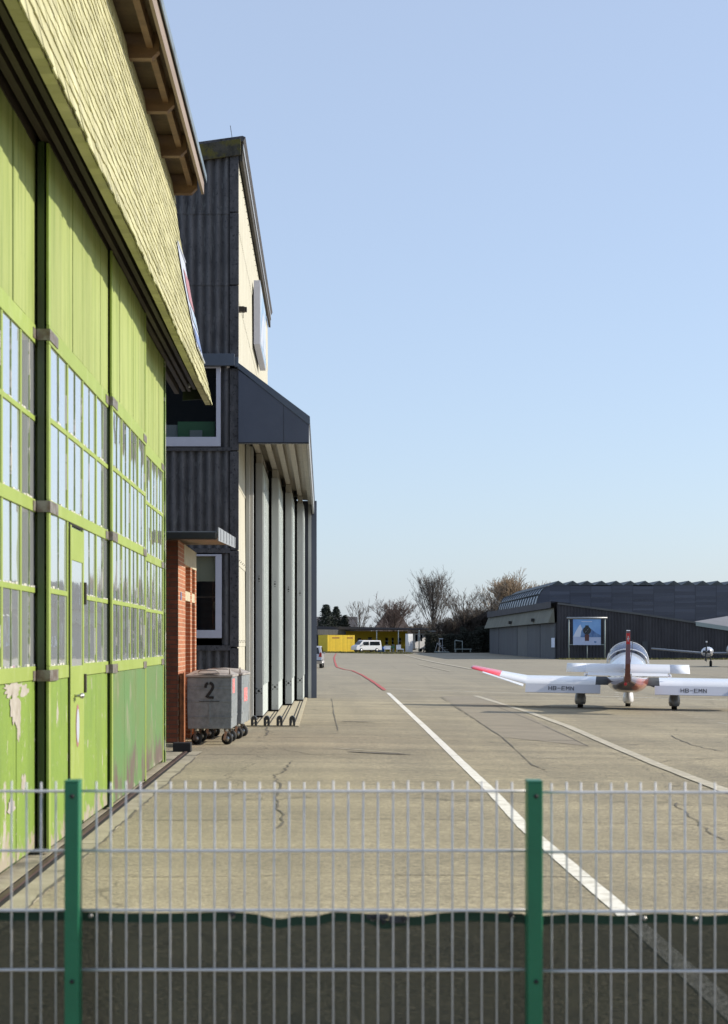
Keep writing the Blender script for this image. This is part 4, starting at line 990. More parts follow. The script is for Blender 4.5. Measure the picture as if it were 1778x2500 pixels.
m=MB(); m.tube([(.06,-2.6,1.25),(.10,-2.8,1.6),(.12,-2.95,1.9)],.008,5); m.tube([(0,-.5,1.58),(-.05,-.75,1.9)],.006,5); m.build('antenna','pdark',ap)
ap.location=(8.47,48.0,-.128); ap.rotation_euler=(math.radians(0),math.radians(.86),math.radians(-10))
# ================================================================ TWIN in the distance
tw=thing('twin_aircraft','small grey and dark twin engined aircraft parked by the dark hangar, nose towards the viewer','aircraft',(0,0,0))
def wsec(x,z,c,th,y=0): return [(x,y+c*u,z+th*h) for u,h in ((-.5,0),(-.35,.8),(0,1),(.5,.1),(0,-.4),(-.35,-.5))]
m=MB(); m.loft([wsec(-6.5,1.50,.9,.09),wsec(-2.4,1.10,1.4,.13),wsec(2.4,1.10,1.4,.13),wsec(6.5,1.50,.9,.09)]); wg=m.build('wing','pgrey',tw)
m=MB(); m.loft([sect(.1,1.2,1.4,-2.6,14,2),sect(.35,1.0,1.75,-2.0,14,2),sect(.62,.8,2.0,-.8,14,2),sect(.62,.8,2.35,.6,14,2),sect(.4,1.0,1.9,2.6,14,2),sect(.12,1.3,1.6,4.8,14,2)]); m.build('fuselage','pgrey',tw)
m=MB(); m.loft([[(-.06,4.0,1.5),(-.03,4.9,1.5),(.03,4.9,1.5),(.06,4.0,1.5)],[(-.04,4.9,3.0),(-.02,5.3,3.0),(.02,5.3,3.0),(.04,4.9,3.0)]]); m.build('fin','pwhite',tw)
for sx in(-1,1):
    x=2.05*sx
    m=MB(); m.loft([[(x+a,y,z) for a,y,z in sect(w,zb,zt,y,14,2.2)] for y,w,zb,zt in ((-1.5,.22,1.05,1.45),(-1.3,.42,.86,1.62),(-.6,.46,.82,1.68),(.6,.3,1.05,1.5))]); nc=m.build('engine_nacelle','pchrome',tw)
    m=MB(); m.obox(Matrix.Translation((x-.17,-1.52,1.27)),.2,.02,.2); m.obox(Matrix.Translation((x+.22,-1.52,1.27)),.16,.02,.24); m.build('air_intake','pdark',nc)
    m=MB(); m.tube([(x,-1.5,1.25),(x,-1.78,1.25)],[.14,.03],10); m.obox(Matrix.Translation((x+.03,-1.66,1.75))@Matrix.Rotation(.04,4,'Y'),.11,.03,1.0); m.obox(Matrix.Translation((x-.03,-1.66,.85))@Matrix.Rotation(.04,4,'Y'),.11,.03,.7); pr_=m.build('propeller','pdark',nc)
    m=MB(); m.obox(Matrix.Translation((x+.045,-1.68,2.1)),.12,.034,.12); m.build('blade_tip','white',pr_)
    m=MB(); m.tube([(x+.15,0,1.1),(x+.15,0,.35)],.05,8); m.tube([(x-.05,.1,1.0),(x-.2,.0,.4)],.025,6);lg=m.build('landing_leg','pgrey',tw)
    m=MB(); m.tube([(x+.07,0,.25),(x+.23,0,.25)],.25,16); m.build('wheel','tyre',lg)
m=MB(); m.tube([(0,-1.9,1.0),(0,-1.9,.3)],.04,8); m.tube([(-.06,-1.9,.2),(.06,-1.9,.2)],.2,14); m.build('nose_wheel','tyre',tw)
tx,ty_,tz=G(1741,1627.5)
tw.location=(tx+1.62,ty_-.6,tz); tw.rotation_euler=(0,0,math.radians(-20)); tw.scale=(1,1,.93)
# ================================================================ DARK HANGAR (far right)
YH=198.0; zg=-.15
xc=(1361-CX)*YH/F
fh=thing('dark_hangar','low dark corrugated hangar with grey sliding doors and olive panels above them','hangar',(xc,YH,0))
def hx(px): return (px-CX)*YH/F
def hz(py): return CAMZ+(HY-py)*YH/F
XFc=(1200-CX)*275/F
xr=hx(2150)
tops=[(xc,hz(1472)),(hx(1560),hz(1498)),(hx(1698),hz(1519)),(hx(1778),hz(1531)),(xr,hz(1587))]
m=MB(); 
def ztop(x):
    for (a,za),(b,zb) in zip(tops,tops[1:]):
        if a<=x<=b: return za+(zb-za)*(x-a)/(b-a)
    return tops[-1][1]
x=xc
while x<xr-.5:
    q=[]
    for k,(dx,dy) in enumerate(((0,0),(.12,0),(.17,-.07),(.30,-.07),(.36,0))):
        xx=x+dx; q+=[(xx,YH+dy,zg-.2),(xx,YH+dy,ztop(xx)-.05)]
    m.add(q,[(2*i,2*i+2,2*i+3,2*i+1) for i in range(4)],R.random()); x+=.36
m.build('corrugated_wall','darkcorr',fh)
m=MB()
m.add([(xc,YH+.02,zg),(XFc,275,0),(XFc,275,6.6),(xc,YH+.02,6.48)],[(0,1,2,3)]); m.build('front_wall','darkcorr',fh)
# doors along the front (oblique face)
def fp(px): # point on oblique line by pixel column
    # line from (xc,205) to (XFc,275)
    r=(px-CX)/F; dx,dy=XFc-xc,70.0
    t=(r*YH-xc)/(dx-r*dy); return (xc+dx*t,YH+dy*t)
def fpo(px,o): a=fp(px); return (a[0]-o,a[1])
def zat(px,py): a=fp(px); return CAMZ+(HY-py)*a[1]/F
cols_=[(1199.5,1221.5),(1222.5,1267),(1268,1292),(1292.3,1323.5),(1324.5,1360)]
for i,(a,b) in enumerate(cols_):
    A=fpo(a,.25);B=fpo(b,.25)
    m=MB(); zt=4.0
    vs=[(A[0],A[1],g(*A)-.1),(B[0],B[1],g(*B)-.1),(B[0],B[1],zt),(A[0],A[1],zt),(A[0]+.2,A[1],-.1),(B[0]+.2,B[1],-.1),(B[0]+.2,B[1],zt),(A[0]+.2,A[1],zt)]
    m.add(vs,[(0,1,2,3),(4,7,6,5),(0,4,5,1),(3,2,6,7),(0,3,7,4),(1,5,6,2)])
    dl=m.build('sliding_door','hdoorl' if i==2 else 'hdoor',fh)
    m=MB(); 
    for t in (0.0,1.0):
        pass
A=fpo(1196,.9);B=fpo(1358,.9);A2=fpo(1199,.3);B2=fpo(1361,.3)
m=MB(); m.add([(A[0],A[1],4.05),(B[0],B[1],4.05),(B2[0]-.1,B2[1],5.75),(A2[0]-.1,A2[1],5.75),(A2[0],A2[1],4.05),(B2[0],B2[1],4.05)],[(0,1,2,3),(0,4,5,1),(1,5,2),(0,3,4)])
m.build('lintel_panels','olive',fh)
for px,py in ((1262,1521),(1319,1516)):
    a=fpo(px,.8); m=MB(); m.box(a[0]-.4,a[0],a[1]-.6,a[1]+.6,4.35,4.75); m.build('flood_lamp','gutter',fh)
A=fpo(1201,.75);B=fpo(1361,.35)
m=MB(); m.add([(A[0],A[1],5.75),(B[0]-.4,B[1],5.75),(B[0]-.4,B[1],6.5),(A[0],A[1],6.65),(A[0]+.8,A[1],6.65),(B[0]+.3,B[1],6.5)],[(0,1,2,3),(3,2,5,4)]); m.build('roof_edge','darkcorr',fh)
m=MB(); A=(xc-.0,YH-.14)
for (a,za),(b,zb) in zip(tops,tops[1:]):
    mi=0 if b<=hx(1699) else 1
    h=.16 if mi==0 else .42
    m.add([(a,YH-.22,za-h),(b,YH-.22,zb-h),(b,YH-.22,zb+.06),(a,YH-.22,za+.06),(a,YH+.1,za+.06),(b,YH+.1,zb+.06)],[(0,1,2,3),(3,2,5,4)],mi=mi)
m.build('verge_flashing',['hdoorl','polegrey'],fh)
m=MB(); m.add([(xc,YH,6.45),(hx(1698),YH,hz(1519)-.02),(hx(1698),262,4.3),(XFc,275,6.5)],[(0,1,2,3)]); m.build('roof','darkcorr',fh)
def PH(px,py,dy): return P(px,py,YH+dy)
m=MB(); A=Vector(PH(1690,1518,.6));B=Vector(PH(2120,1581,.6));Cc=Vector(PH(2120,1449,48)); n=46
for i in range(n):
    a0=A.lerp(B,i/n);a1=A.lerp(B,(i+1)/n);c0=A.lerp(Cc,i/n);c1=A.lerp(Cc,(i+1)/n)
    m.add([a0,a1,c1,c0],[(0,1,2,3)],(i%2)*.6)
m.build('side_roof','lightroof',fh)
m=MB(); m.box(hx(1568),hx(1581),YH-.18,YH-.13,zg,hz(1566)); m.build('side_door','hdoor',fh)
m=MB(); a=fpo(1357,.3); m.box(a[0]-.05,a[0]-.01,a[1]-1.5,a[1]+1.2,1.2,2.3);m.build('door_notice','pos_white',fh)
# billboard
bb=thing('billboard','billboard with a blue snow mountain and wristwatch picture before the dark hangar wall','billboard',(hx(1433),YH-1.6,zg))
YB=YH-1.6
def bx(px): return (px-CX)*YB/F
def bz(py): return CAMZ+(HY-py)*YB/F
m=MB()
for px in (1389.5,1477.5):
    m=MB(); m.tube([(bx(px),YB+.1,zg-.1),(bx(px),YB+.1,bz(1509))],.07,8); m.build('pole','polegrey',bb)
m=MB(); m.tube([(bx(1434),YB+.1,zg-.1),(bx(1434),YB+.1,bz(1575))],.04,6)
m.box(bx(1390),bx(1477),YB+.05,YB+.12,bz(1574.5),bz(1573))
m.build('pole','polegrey',bb)
m=MB(); m.tube([(bx(1384),YB,bz(1508.5)),(bx(1483),YB,bz(1508.5))],.11,8); m.build('roller_case','zincl',bb)
m=MB(); x0,x1,z0,z1=bx(1399.5),bx(1467.3),bz(1574.8),bz(1511.6); W_,H_=x1-x0,z1-z0
m.box(x0,x1,YB+.02,YB+.06,z0,z1); sh=m.build('poster','pos_sky',bb)
def pp_(m,pts,mi,o): m.add([(x0+W_*u,YB+.02-o,z0+H_*v) for u,v in pts],[tuple(range(len(pts)))],mi=mi)
m=MB(); pp_(m,[(0,0),(1,0),(1,.30),(0,.32)],0,.004)
pp_(m,[(0,.32),(.08,.5),(.2,.72),(.26,.80),(.33,.62),(.36,.32)],1,.008); pp_(m,[(.30,.3),(.42,.62),(.55,.70),(.7,.58),(.84,.46),(1,.38),(1,.3)],2,.008)
pp_(m,[(.26,.3),(.3,.55),(.38,.68),(.42,.32)],2,.012)
m.build('printed_mountain',['pos_snow','pos_white','pos_mtn'],sh)
m=MB(); cu,cv=.5,.56
pp_(m,[(cu+.145*math.cos(a),cv+.155*math.sin(a)) for a in [2*math.pi*k/20 for k in range(20)]],0,.016); pp_(m,[(cu-.07,cv+.12),(cu+.07,cv+.12),(cu+.06,cv+.20),(cu-.06,cv+.20)],0,.015)
pp_(m,[(cu-.08,cv-.15),(cu+.08,cv-.15),(cu+.075,cv-.40),(cu-.075,cv-.40)],1,.016)
for a in (.8,3.9): pp_(m,[(cu,cv),(cu+.08*math.cos(a),cv+.09*math.sin(a)),(cu+.09*math.cos(a+.2),cv+.08*math.sin(a+.2))],2,.02)

m.build('printed_watch',['pos_dark','pos_brown','pos_white','pos_mtn'],sh)
m=MB(); pp_(m,[(.76,.10),(.80,.07),(.84,.10),(.84,.15),(.76,.15)],3,.016); m.build('printed_emblem',['pos_dark','pos_brown','pos_white','pos_mtn'],sh)
m=MB(); pp_(m,[(.30,.895),(.68,.895),(.68,.915),(.30,.915)],0,.016); m.build('printed_line','pos_white',sh)
# ================================================================ BIG HALL with barrel edge behind
bh=thing('large_hall','big hall of blue grey planks with curved glazed edge and zigzag roofline behind','hall',(30,260,0))
YN=260.0; YR=317.0; ZT=10.3
def nx_(px): return (px-CX)*YN/F
m=MB(); n=24
xl=nx_(1307); xt=nx_(1342)
arc=[(xl+(xt-xl)*(1-math.cos(math.radians(90)*k/8)),ZT-4.5+4.5*math.sin(math.radians(90)*k/8)) for k in range(9)]
# end wall facing viewer, in bays with planks
m.add([(xl,YN,0)]+[(a,YN,b) for a,b in arc]+[(xt,YN,0)],[tuple(range(11))],.4)
bay=51*YN/F; x=xt
i=0
while x<nx_(2300):
    zz=0
    while zz<ZT:
        hh=R.uniform(.25,.6); m.add([(x,YN-R.uniform(0,.05),zz),(x+bay-.12,YN-R.uniform(0,.05),zz),(x+bay-.12,YN,min(zz+hh,ZT+.25)),(x,YN,min(zz+hh,ZT+.25))],[(0,1,2,3)],R.random()); zz+=hh
    m.box(x+bay-.12,x+bay,YN-.03,YN+.1,0,ZT+.2,.0); x+=bay; i+=1
m.build('plank_wall','bluewall',bh)
m=MB(); rings=[]
for y in [YN+ (YR-YN)*k/8 for k in range(9)]:
    rings.append([(a-(y-YN)*.085*0+ (XFc-26.4)*0,y,b) for a,b in arc])
# barrel follows slightly converging line to match its receding edge
def shx(y): return 0.0
rings=[[(a+shx(y),y,b) for a,b in arc] for y in [YN+(YR-YN)*k/8 for k in range(9)]]
m.loft(rings,closed=False,caps=False); br=m.build('barrel_roof','barrel',bh)
m=MB()
for k in range(17):
    y=YN+(YR-YN)*k/16; m.tube([(a+shx(y)-.03,y,b+.05) for a,b in arc],.10,4)
m.tube([(arc[4][0]+shx(y)-.1,y,arc[4][1]+.1) for y in (YN,YR)],.12,4); m.build('roof_rib','zig',br)
m=MB(); pit=35.3*YN/F; x=nx_(1346)
m.add([(xt+shx(YR),YR,ZT),(xt,YN,ZT),(nx_(2300),YN,ZT+.2),(nx_(2300),YR,ZT+.2)],[(0,1,2,3)])
while x<nx_(2300):
    zz=ZT+.15
    m.add([(x,YN-.05,zz),(x+pit,YN-.05,zz),(x+pit/2,YN-.05,zz+.68),(x+pit/2,YR,zz+.68),(x,YR,zz),(x+pit,YR,zz)],[(0,1,2),(0,2,3,4),(1,5,3,2)],R.random())
    for k in range(3): m.box(x+pit*.18+k*.33,x+pit*.18+k*.33+.14,YN-.12,YN-.06,zz+.1,zz+.25+.13*k)
    x+=pit
m.build('zigzag_roof','zig',bh)
# ================================================================ FAR YARD
YY=296.0
def yx(px,Y=YY): return (px-CX)*Y/F
def yz(py,Y=YY): return CAMZ+(HY-py)*Y/F
g0=.2
ys_=thing('yellow_shed','small shed clad in bright yellow vertical boards','shed',(yx(833),288,g0))
m=MB(); a=yx(800,288); b=yx(867,288); n=42
m.box(a,b,288.1,290.5,g0,yz(1550.5,288))
for i in range(n): x=a+(b-a)*i/n; m.box(x,x+(b-a)/n*.72,288.0,288.1,g0,yz(1550.5,288),R.random())
wl=m.build('boards','yellow',ys_)
m=MB()
for p0,p1 in ((811,829),(848,862)): m.box(yx(p0,288),yx(p1,288),287.97,287.99,yz(1558.5,288),yz(1556,288))
m.build('vent','rust',wl)
m=MB()
x=yx(799,290)
while x<yx(867,290): m.box(x,x+.17,290.6,290.8,yz(1549.8,290),yz(1537,290),R.random()); x+=.2
m.build('upper_boards','greyboards',ys_)
ys_.rotation_euler=(0,0,math.radians(38)); ys_.scale=(1.27,1,1)
yb=thing('yellow_house','low yellow walled house behind a dark lean-to roof with posts','house',(yx(930),300,g0))
RW=Matrix.Translation((yx(930,300),299,0))@Matrix.Rotation(math.radians(20),4,'Z')@Matrix.Translation((-yx(930,300),-300,0))
def rw(m): m.v=[tuple(RW@Vector(v)) for v in m.v]; return m
m=MB(); m.box(yx(800,300),yx(1000,300),300,304,g0,yz(1541,300)); rw(m).build('wall','yellow',yb)
for p0,p1,q0,q1 in ((941,948,1557,1573),(958,962.5,1557,1573),(975,982,1557,1573),(896,905,1556,1564),(869,877,1558,1564)):
    m=MB(); m.box(yx(p0,300),yx(p1,300),299.9,299.98,yz(q1,300),yz(q0,300)); rw(m); w=m.build('window','carglass',yb)
    m=MB(); m.box(yx(p0-1,300),yx(p1+1,300),299.86,299.9,yz((q0+q1)/2+.5,300),yz((q0+q1)/2-.5,300)); m.box(yx(p0-1,300),yx(p1+1,300),299.82,299.9,yz(q1+1,300),yz(q1,300)); rw(m); m.build('window_frame','whitewall',w)
m=MB(); m.box(yx(959,300),yx(964.5,300),299.8,299.95,g0,yz(1573,300)); rw(m); m.build('door','whitewall',yb)
m=MB(); m.prism([(yx(768,292),yz(1537,292)),(yx(1048,292),yz(1537,292)),(yx(1048,292),yz(1534,292)),(yx(768,292),yz(1529,292))],'y',291,306); m.build('roof','farroof',yb)
for px in (920,973,1023.5):
    m=MB(); m.tube([(yx(px,291),291,g0),(yx(px,291),291,yz(1540,291))],.09,8); m.tube([(yx(px,291),291,yz(1543,291)),(yx(px,291),291,yz(1539,291))],.13,8); m.build('roof_post','polegrey',yb)
m=MB(); m.box(yx(1003),yx(1062),293,297,yz(1541.5,293),yz(1540,293)); m.build('awning','zincl',yb)
m=MB(); m.box(yx(995,290),yx(1010,290),290,290.7,g0,yz(1547.5,290))
for k in range(9): m.box(yx(995,290)+.01,yx(1010,290)-.01,289.97,289.99,g0+.3*k+.1,g0+.3*k+.34)
RS=Matrix.Translation((yx(1002,290),290,0))@Matrix.Rotation(math.radians(38),4,'Z')@Matrix.Translation((-yx(1002,290),-290,0)); m.v=[tuple(RS@Vector(v)) for v in m.v]
tag(m.build('white_shed','whitewall'),'small white clapboard shed at the right end of the yellow house','shed')
cv=thing('caravan','white caravan with dark windows under the awning post','caravan',(yx(1030,295),295,g0))
m=MB(); m.prism([(yx(1010,295),g0+.5),(yx(1052,295),g0+.5),(yx(1054,295),g0+1.6),(yx(1051,295),yz(1546,295)),(yx(1012,295),yz(1546,295)),(yx(1009,295),g0+1.5)],'y',295,297.2); m.build('body','white',cv,bevel=.1)
for a,b in ((1011,1017),(1021,1024.5),(1027,1031)):
    m=MB(); m.box(yx(a,295),yx(b,295),294.96,295.0,yz(1565,295),yz(1550,295)); m.build('window','carglass',cv)
m=MB(); m.tube([(yx(1028,295),295.1,g0+.3),(yx(1028,295),295.4,g0+.3)],.32,12); m.build('wheel','tyre',cv)
cv.rotation_euler=(0,0,math.radians(30))
# vehicles ----------------------------------------------------------
def vehicle(name,label,cat,prof,W,win,paint,wheels,extra=None):
    """prof: side profile (y,z) closed, y forward; body width W"""
    t=thing(name,label,cat,(0,0,0))
    m=MB(); n=len(prof)
    def ins(z): return W/2-(.0 if z<.9 else (z-.9)*.16)
    L=[(-ins(z),y,z) for y,z in prof]; Rr=[(ins(z),y,z) for y,z in prof]
    m.add(L+Rr,[tuple(range(n)),tuple(range(2*n-1,n-1,-1))]+[(i,i+n,(i+1)%n+n,(i+1)%n) for i in range(n)])
    body=m.build('body',paint,t,bevel=.05)
    for pts in win:
        for sx in(-1,1):
            m=MB(); q=[(sx*(ins(z)+.012),y,z) for y,z in pts]; m.add(q if sx>0 else q[::-1],[tuple(range(len(q)))]); m.build('side_window','carglass',body)
    for y,r in wheels:
        for sx in(-1,1):
            m=MB(); x=sx*(W/2-.1); m.tube([(x-.11,y,r),(x+.11,y,r)],r,18); w=m.build('wheel','tyre',t)
            m=MB(); m.tube([(x-.115,y,r),(x+.115,y,r)],r*.62,14); m.build('rim','silver',w)
    return t,body
vt,vb=vehicle('white_van','white passenger van parked beside the yellow shed','van',[(-2.4,.35),(-2.42,1.0),(-2.33,1.75),(-2.2,1.95),(.9,1.97),(1.15,1.9),(1.75,1.25),(2.3,1.05),(2.42,.8),(2.42,.35)],1.9,[[(-2.1,1.15),(-.2,1.15),(-.2,1.75),(-2.05,1.75)],[(0,1.15),(1.35,1.15),(1.0,1.72),(0,1.75)]],'white',[(-1.45,.33),(1.5,.33)])
m=MB(); m.add([(-.78,1.20,1.85),(.78,1.20,1.85),(.86,1.76,1.28),(-.86,1.76,1.28)],[(0,1,2,3)]); m.build('windscreen','carglass',vb)
for sx in(-1,1):
    m=MB(); m.box(sx*.75-.12,sx*.75+.12,2.40,2.44,.75,.95); m.build('headlight','pos_white',vb)
    m=MB(); m.box(sx*1.04-.06,sx*1.04+.06,1.2,1.3,1.15,1.35); m.build('wing_mirror','white',vb)
vt.location=(yx(895,285),285.5,g(0,286)); vt.rotation_euler=(0,0,math.radians(118))
# silver car behind slate end panel, seen from the rear
cx_,cy_,cz_=(773-CX)*116/F,116.0,0
ct,cb=vehicle('silver_car','silver hatchback half hidden behind the end of the grey hangar','car',[(-1.9,.3),(-2.0,.55),(-1.95,.95),(-1.65,1.42),(-1.4,1.5),(.2,1.5),(1.05,1.0),(1.85,.85),(2.0,.6),(1.95,.3)],1.72,[[(-1.5,1.0),(.75,1.0),(.15,1.42),(-1.35,1.42)]],'silver',[(-1.25,.31),(1.3,.31)])
m=MB(); m.add([(-.68,-1.955,.98),(.68,-1.955,.98),(.60,-1.70,1.40),(-.60,-1.70,1.40)],[(0,1,2,3)]); m.build('rear_window','carglass',cb)
for sx in(-1,1):
    m=MB(); m.prism([(sx*.62,.78),(sx*.84,.76),(sx*.82,1.06),(sx*.72,1.08)],'y',-2.02,-1.9); m.build('tail_light','taillight',cb)
m=MB(); m.box(-.84,.84,-2.05,-1.98,.50,.54); m.build('bumper_trim','tyre',cb); m=MB(); m.box(-.26,.26,-2.035,-2.0,.62,.73); m.build('number_plate','white',cb)
m=MB(); m.box(.86,.98,.55,.68,.95,1.08); m.build('wing_mirror','silver',cb)
ct.location=(-.02-.86,118.0,0); ct.rotation_euler=(0,0,math.radians(-2))
# yard clutter
for k,px in enumerate((925,930.5,936)):
    m=MB(); m.tube([(yx(px,289),289,g0),(yx(px,289),289,g0+.45),(yx(px,289),289,g0+.9)],[.17,.19,.17],12); 
    tag(m.build('barrel','blue' if k!=1 else 'sgn_blue'),['blue barrel standing nearest the first roof post','pale blue barrel in the middle of three','blue barrel nearest the garden chairs'][k],'barrel','barrels by the roof post')
m=MB(); x=yx(947,289); m.box(x-.6,x+.5,288.7,289.3,g0+.4,g0+.5); m.box(x-.6,x+.5,289.2,289.3,g0+.5,g0+1.05); m.box(x-.55,x-.45,288.7,289.3,g0,g0+.4); m.box(x+.35,x+.45,288.7,289.3,g0,g0+.4)
tag(m.build('garden_bench','white',bevel=.02),'white garden bench before the yellow wall','bench')
m=MB(); x=yx(951,290.3); m.box(x-.5,x+.9,290,290.4,g0+.65,g0+1.0); m.box(x-.45,x-.35,290,290.4,g0,g0+.65); m.box(x+.75,x+.85,290,290.4,g0,g0+.65); tag(m.build('green_planter','cabinet',bevel=.03),'green planter box on legs behind the white bench','planter')
m=MB(); x=yx(978,289); m.box(x-.7,x+.6,288.8,289.4,g0+.35,g0+.55); m.box(x-.7,x+.1,289.3,289.4,g0+.55,g0+1.2);m.box(x-.65,x-.55,288.8,289.4,g0,g0+.35); m.box(x+.45,x+.55,288.8,289.4,g0,g0+.35)
tag(m.build('garden_chair','white',bevel=.02),'white lounge chair beside the second roof post','chair')
ld=thing('mobile_steps','pale metal wheeled steps standing in the shade of the hedge','steps',(yx(1080,280),280,g0))
m=MB()
A=Vector((yx(1068,280),280,yz(1570,280)));B=Vector((yx(1090,280),280,g0))
for dy in(0,.7): m.tube([A+Vector((0,dy,0)),B+Vector((0,dy,0))],.05,5)
m.tube([A,(yx(1062,280),280,g0)],.04,5)
for t in (0,.25,.5,.75,1): p=A.lerp(B,t); m.box(p.x-.02,p.x+.6,280,280.7,p.z-.03,p.z+.03)
m.build('stair_frame','zincl',ld)
m=MB(); m.box(yx(1061,280),yx(1096,280),279.8,280.9,g0,g0+.12); m.build('base','polegrey',ld)
m=MB(); m.box(yx(1072,285),yx(1082,285),285,285.3,yz(1560.5,285),yz(1558.5,285)); m.box(yx(1073.2,285),yx(1073.8,285),285.1,285.2,g0,yz(1560.5,285));m.box(yx(1080.2,285),yx(1080.8,285),285.1,285.2,g0,yz(1560.5,285)); tag(m.build('small_sign','sgn_white'),'small white board on two legs before the dark hedge','sign')
m=MB(); 
for px in (1111,1129): m.tube([(yx(px,284),284,g0),(yx(px,284),284,yz(1564,284))],.05,5)
m.tube([(yx(1111,284),284,yz(1563,284)),(yx(1129,284),284,yz(1566,284))],.06,5); m.box(yx(1110,284),yx(1152,284),283.8,284.6,g0+.45,g0+.55); m.box(yx(1112,284),yx(1114,284),284,284.4,g0,g0+.45); m.box(yx(1148,284),yx(1150,284),284,284.4,g0,g0+.45)
tag(m.build('swing_frame','polegrey'),'thin metal frame and long bench before the dark hedge','frame')
# far roofs
r1=thing('grey_roof_house','far house with a long dark grey tiled roof left of the bare trees','house',(yx(822,330),330,g0))
m=MB(); a,b=(740-CX)*330/F,(874-CX)*330/F; z0=CAMZ+(HY-1531)*330/F; z1=CAMZ+(HY-1505)*330/F
m.box(a+.3,b-.3,330,338,0,z0); m.build('wall','greyboards',r1)
m=MB(); m.add([(a,329.5,z0-.3),(b,329.5,z0-.3),(b,334,z1),(a,334,z1),(b,338.5,z0-.3),(a,338.5,z0-.3)],[(0,1,2,3),(3,2,4,5),(1,4,2),(0,3,5)]); m.build('roof','farroof',r1)
r2=thing('brown_roof_house','far house with a steep brown hipped roof behind the budding tree','house',(yx(960,330),330,g0))
cx2=(958-CX)*330/F; m=MB(); w=(1010-907)/2*330/F; z1=CAMZ+(HY-1487)*330/F
m.box(cx2-w+.5,cx2+w-.5,330,340,0,z0-1.0); m.build('wall','greyboards',r2)
m=MB(); z0b=z0-1.2; m.add([(cx2-w,329,z0b),(cx2+w,329,z0b),(cx2+1.1,334,z1),(cx2-.7,334,z1),(cx2+w,341,z0b),(cx2-w,341,z0b),(cx2+1.1,336,z1),(cx2-.7,336,z1)],[(0,1,2,3),(1,4,6,2),(4,5,7,6),(5,0,3,7),(3,2,6,7)]); rf=m.build('roof','farroofb',r2)
m=MB(); m.box(cx2+.5,cx2+1.0,334.5,335,z1-.5,z1+1.0); m.build('chimney','farroofb',rf)
# ================================================================ TREES
def grow(rng,base,direc,length,rad,depth,maxd,spread,up,trunk,crown,minr=.02,nch=(2,4)):
    n=4; pts=[Vector(base)]; d=Vector(direc).normalized(); rs=[rad]
    for i in range(n):
        d=(d+Vector((rng.uniform(-1,1),rng.uniform(-1,1),rng.uniform(-.6,.8)))*.12+Vector((0,0,up*.08))).normalized()
        pts.append(pts[-1]+d*length/n); rs.append(max(minr,rad*(1-.38*(i+1)/n)))
    (trunk if depth==0 else crown).tube(pts,rs,5 if depth<2 else 3,caps=False)
    if depth>=maxd: return
    k=rng.randint(*nch)
    for j in range(k+ (1 if depth<2 else 0)):
        t=rng.uniform(.35,1) if j else 1.0
        i=min(n,max(1,int(t*n))); p=pts[i]
        ax=Vector((rng.uniform(-1,1),rng.uniform(-1,1),rng.uniform(-.2,.3)))
        nd_=(d+ax*spread+Vector((0,0,up*.25))).normalized()
        grow(rng,p,nd_,length*rng.uniform(.62,.86),max(minr,rs[i]*rng.uniform(.5,.75)),depth+1,maxd,spread,up,trunk,crown,minr,nch)
def bare_tree(px,Y,pytop,label,name='bare_tree',seed=1,spread=.6,up=.5,maxd=6,twig='twig',trunklen=.22,wide=None,lean=0,stems=1,minr=.022,nch=(2,4)):
    x=(px-CX)*Y/F; h=CAMZ+(HY-pytop)*Y/F
    rng=random.Random(seed); t=thing(name,label,'tree',(x,Y,0),'bare winter trees behind the yard')
    tr,cr=MB(),MB()
    for s_ in range(stems):
        a=rng.uniform(0,6.28) if stems>1 else 0
        grow(rng,(x+(.3*math.cos(a) if stems>1 else 0),Y,0),(lean+(.25*math.cos(a) if stems>1 else 0),.15*math.sin(a),1),h*trunklen,h*.022,0,maxd,spread,up,tr,cr,minr,nch)
    # scale to height and width
    zm=max(v[2] for v in cr.v); k=h/zm
    xa=sorted(abs(v[0]-x) for v in cr.v)[int(len(cr.v)*.985)]
    kw=(wide/2*Y/F)/xa if wide else k
    for q in (tr,cr): q.v=[(x+(v[0]-x)*kw,Y+(v[1]-Y)*kw,v[2]*k) for v in q.v]
    tr.build('trunk','bark',t); cr.build('crown',twig,t)
    return t
bare_tree(1258,350,1384,'broad bare tree with golden twigs behind the barrel roof',seed=21,spread=.65,up=.6,wide=165,twig='twiggold',trunklen=.3,maxd=6,minr=.024,nch=(3,4),stems=2)
bare_tree(806,296,1545,'low bare sapling beside the yellow shed',name='sapling',seed=31,spread=.8,up=.2,wide=60,trunklen=.3,maxd=4,minr=.03)
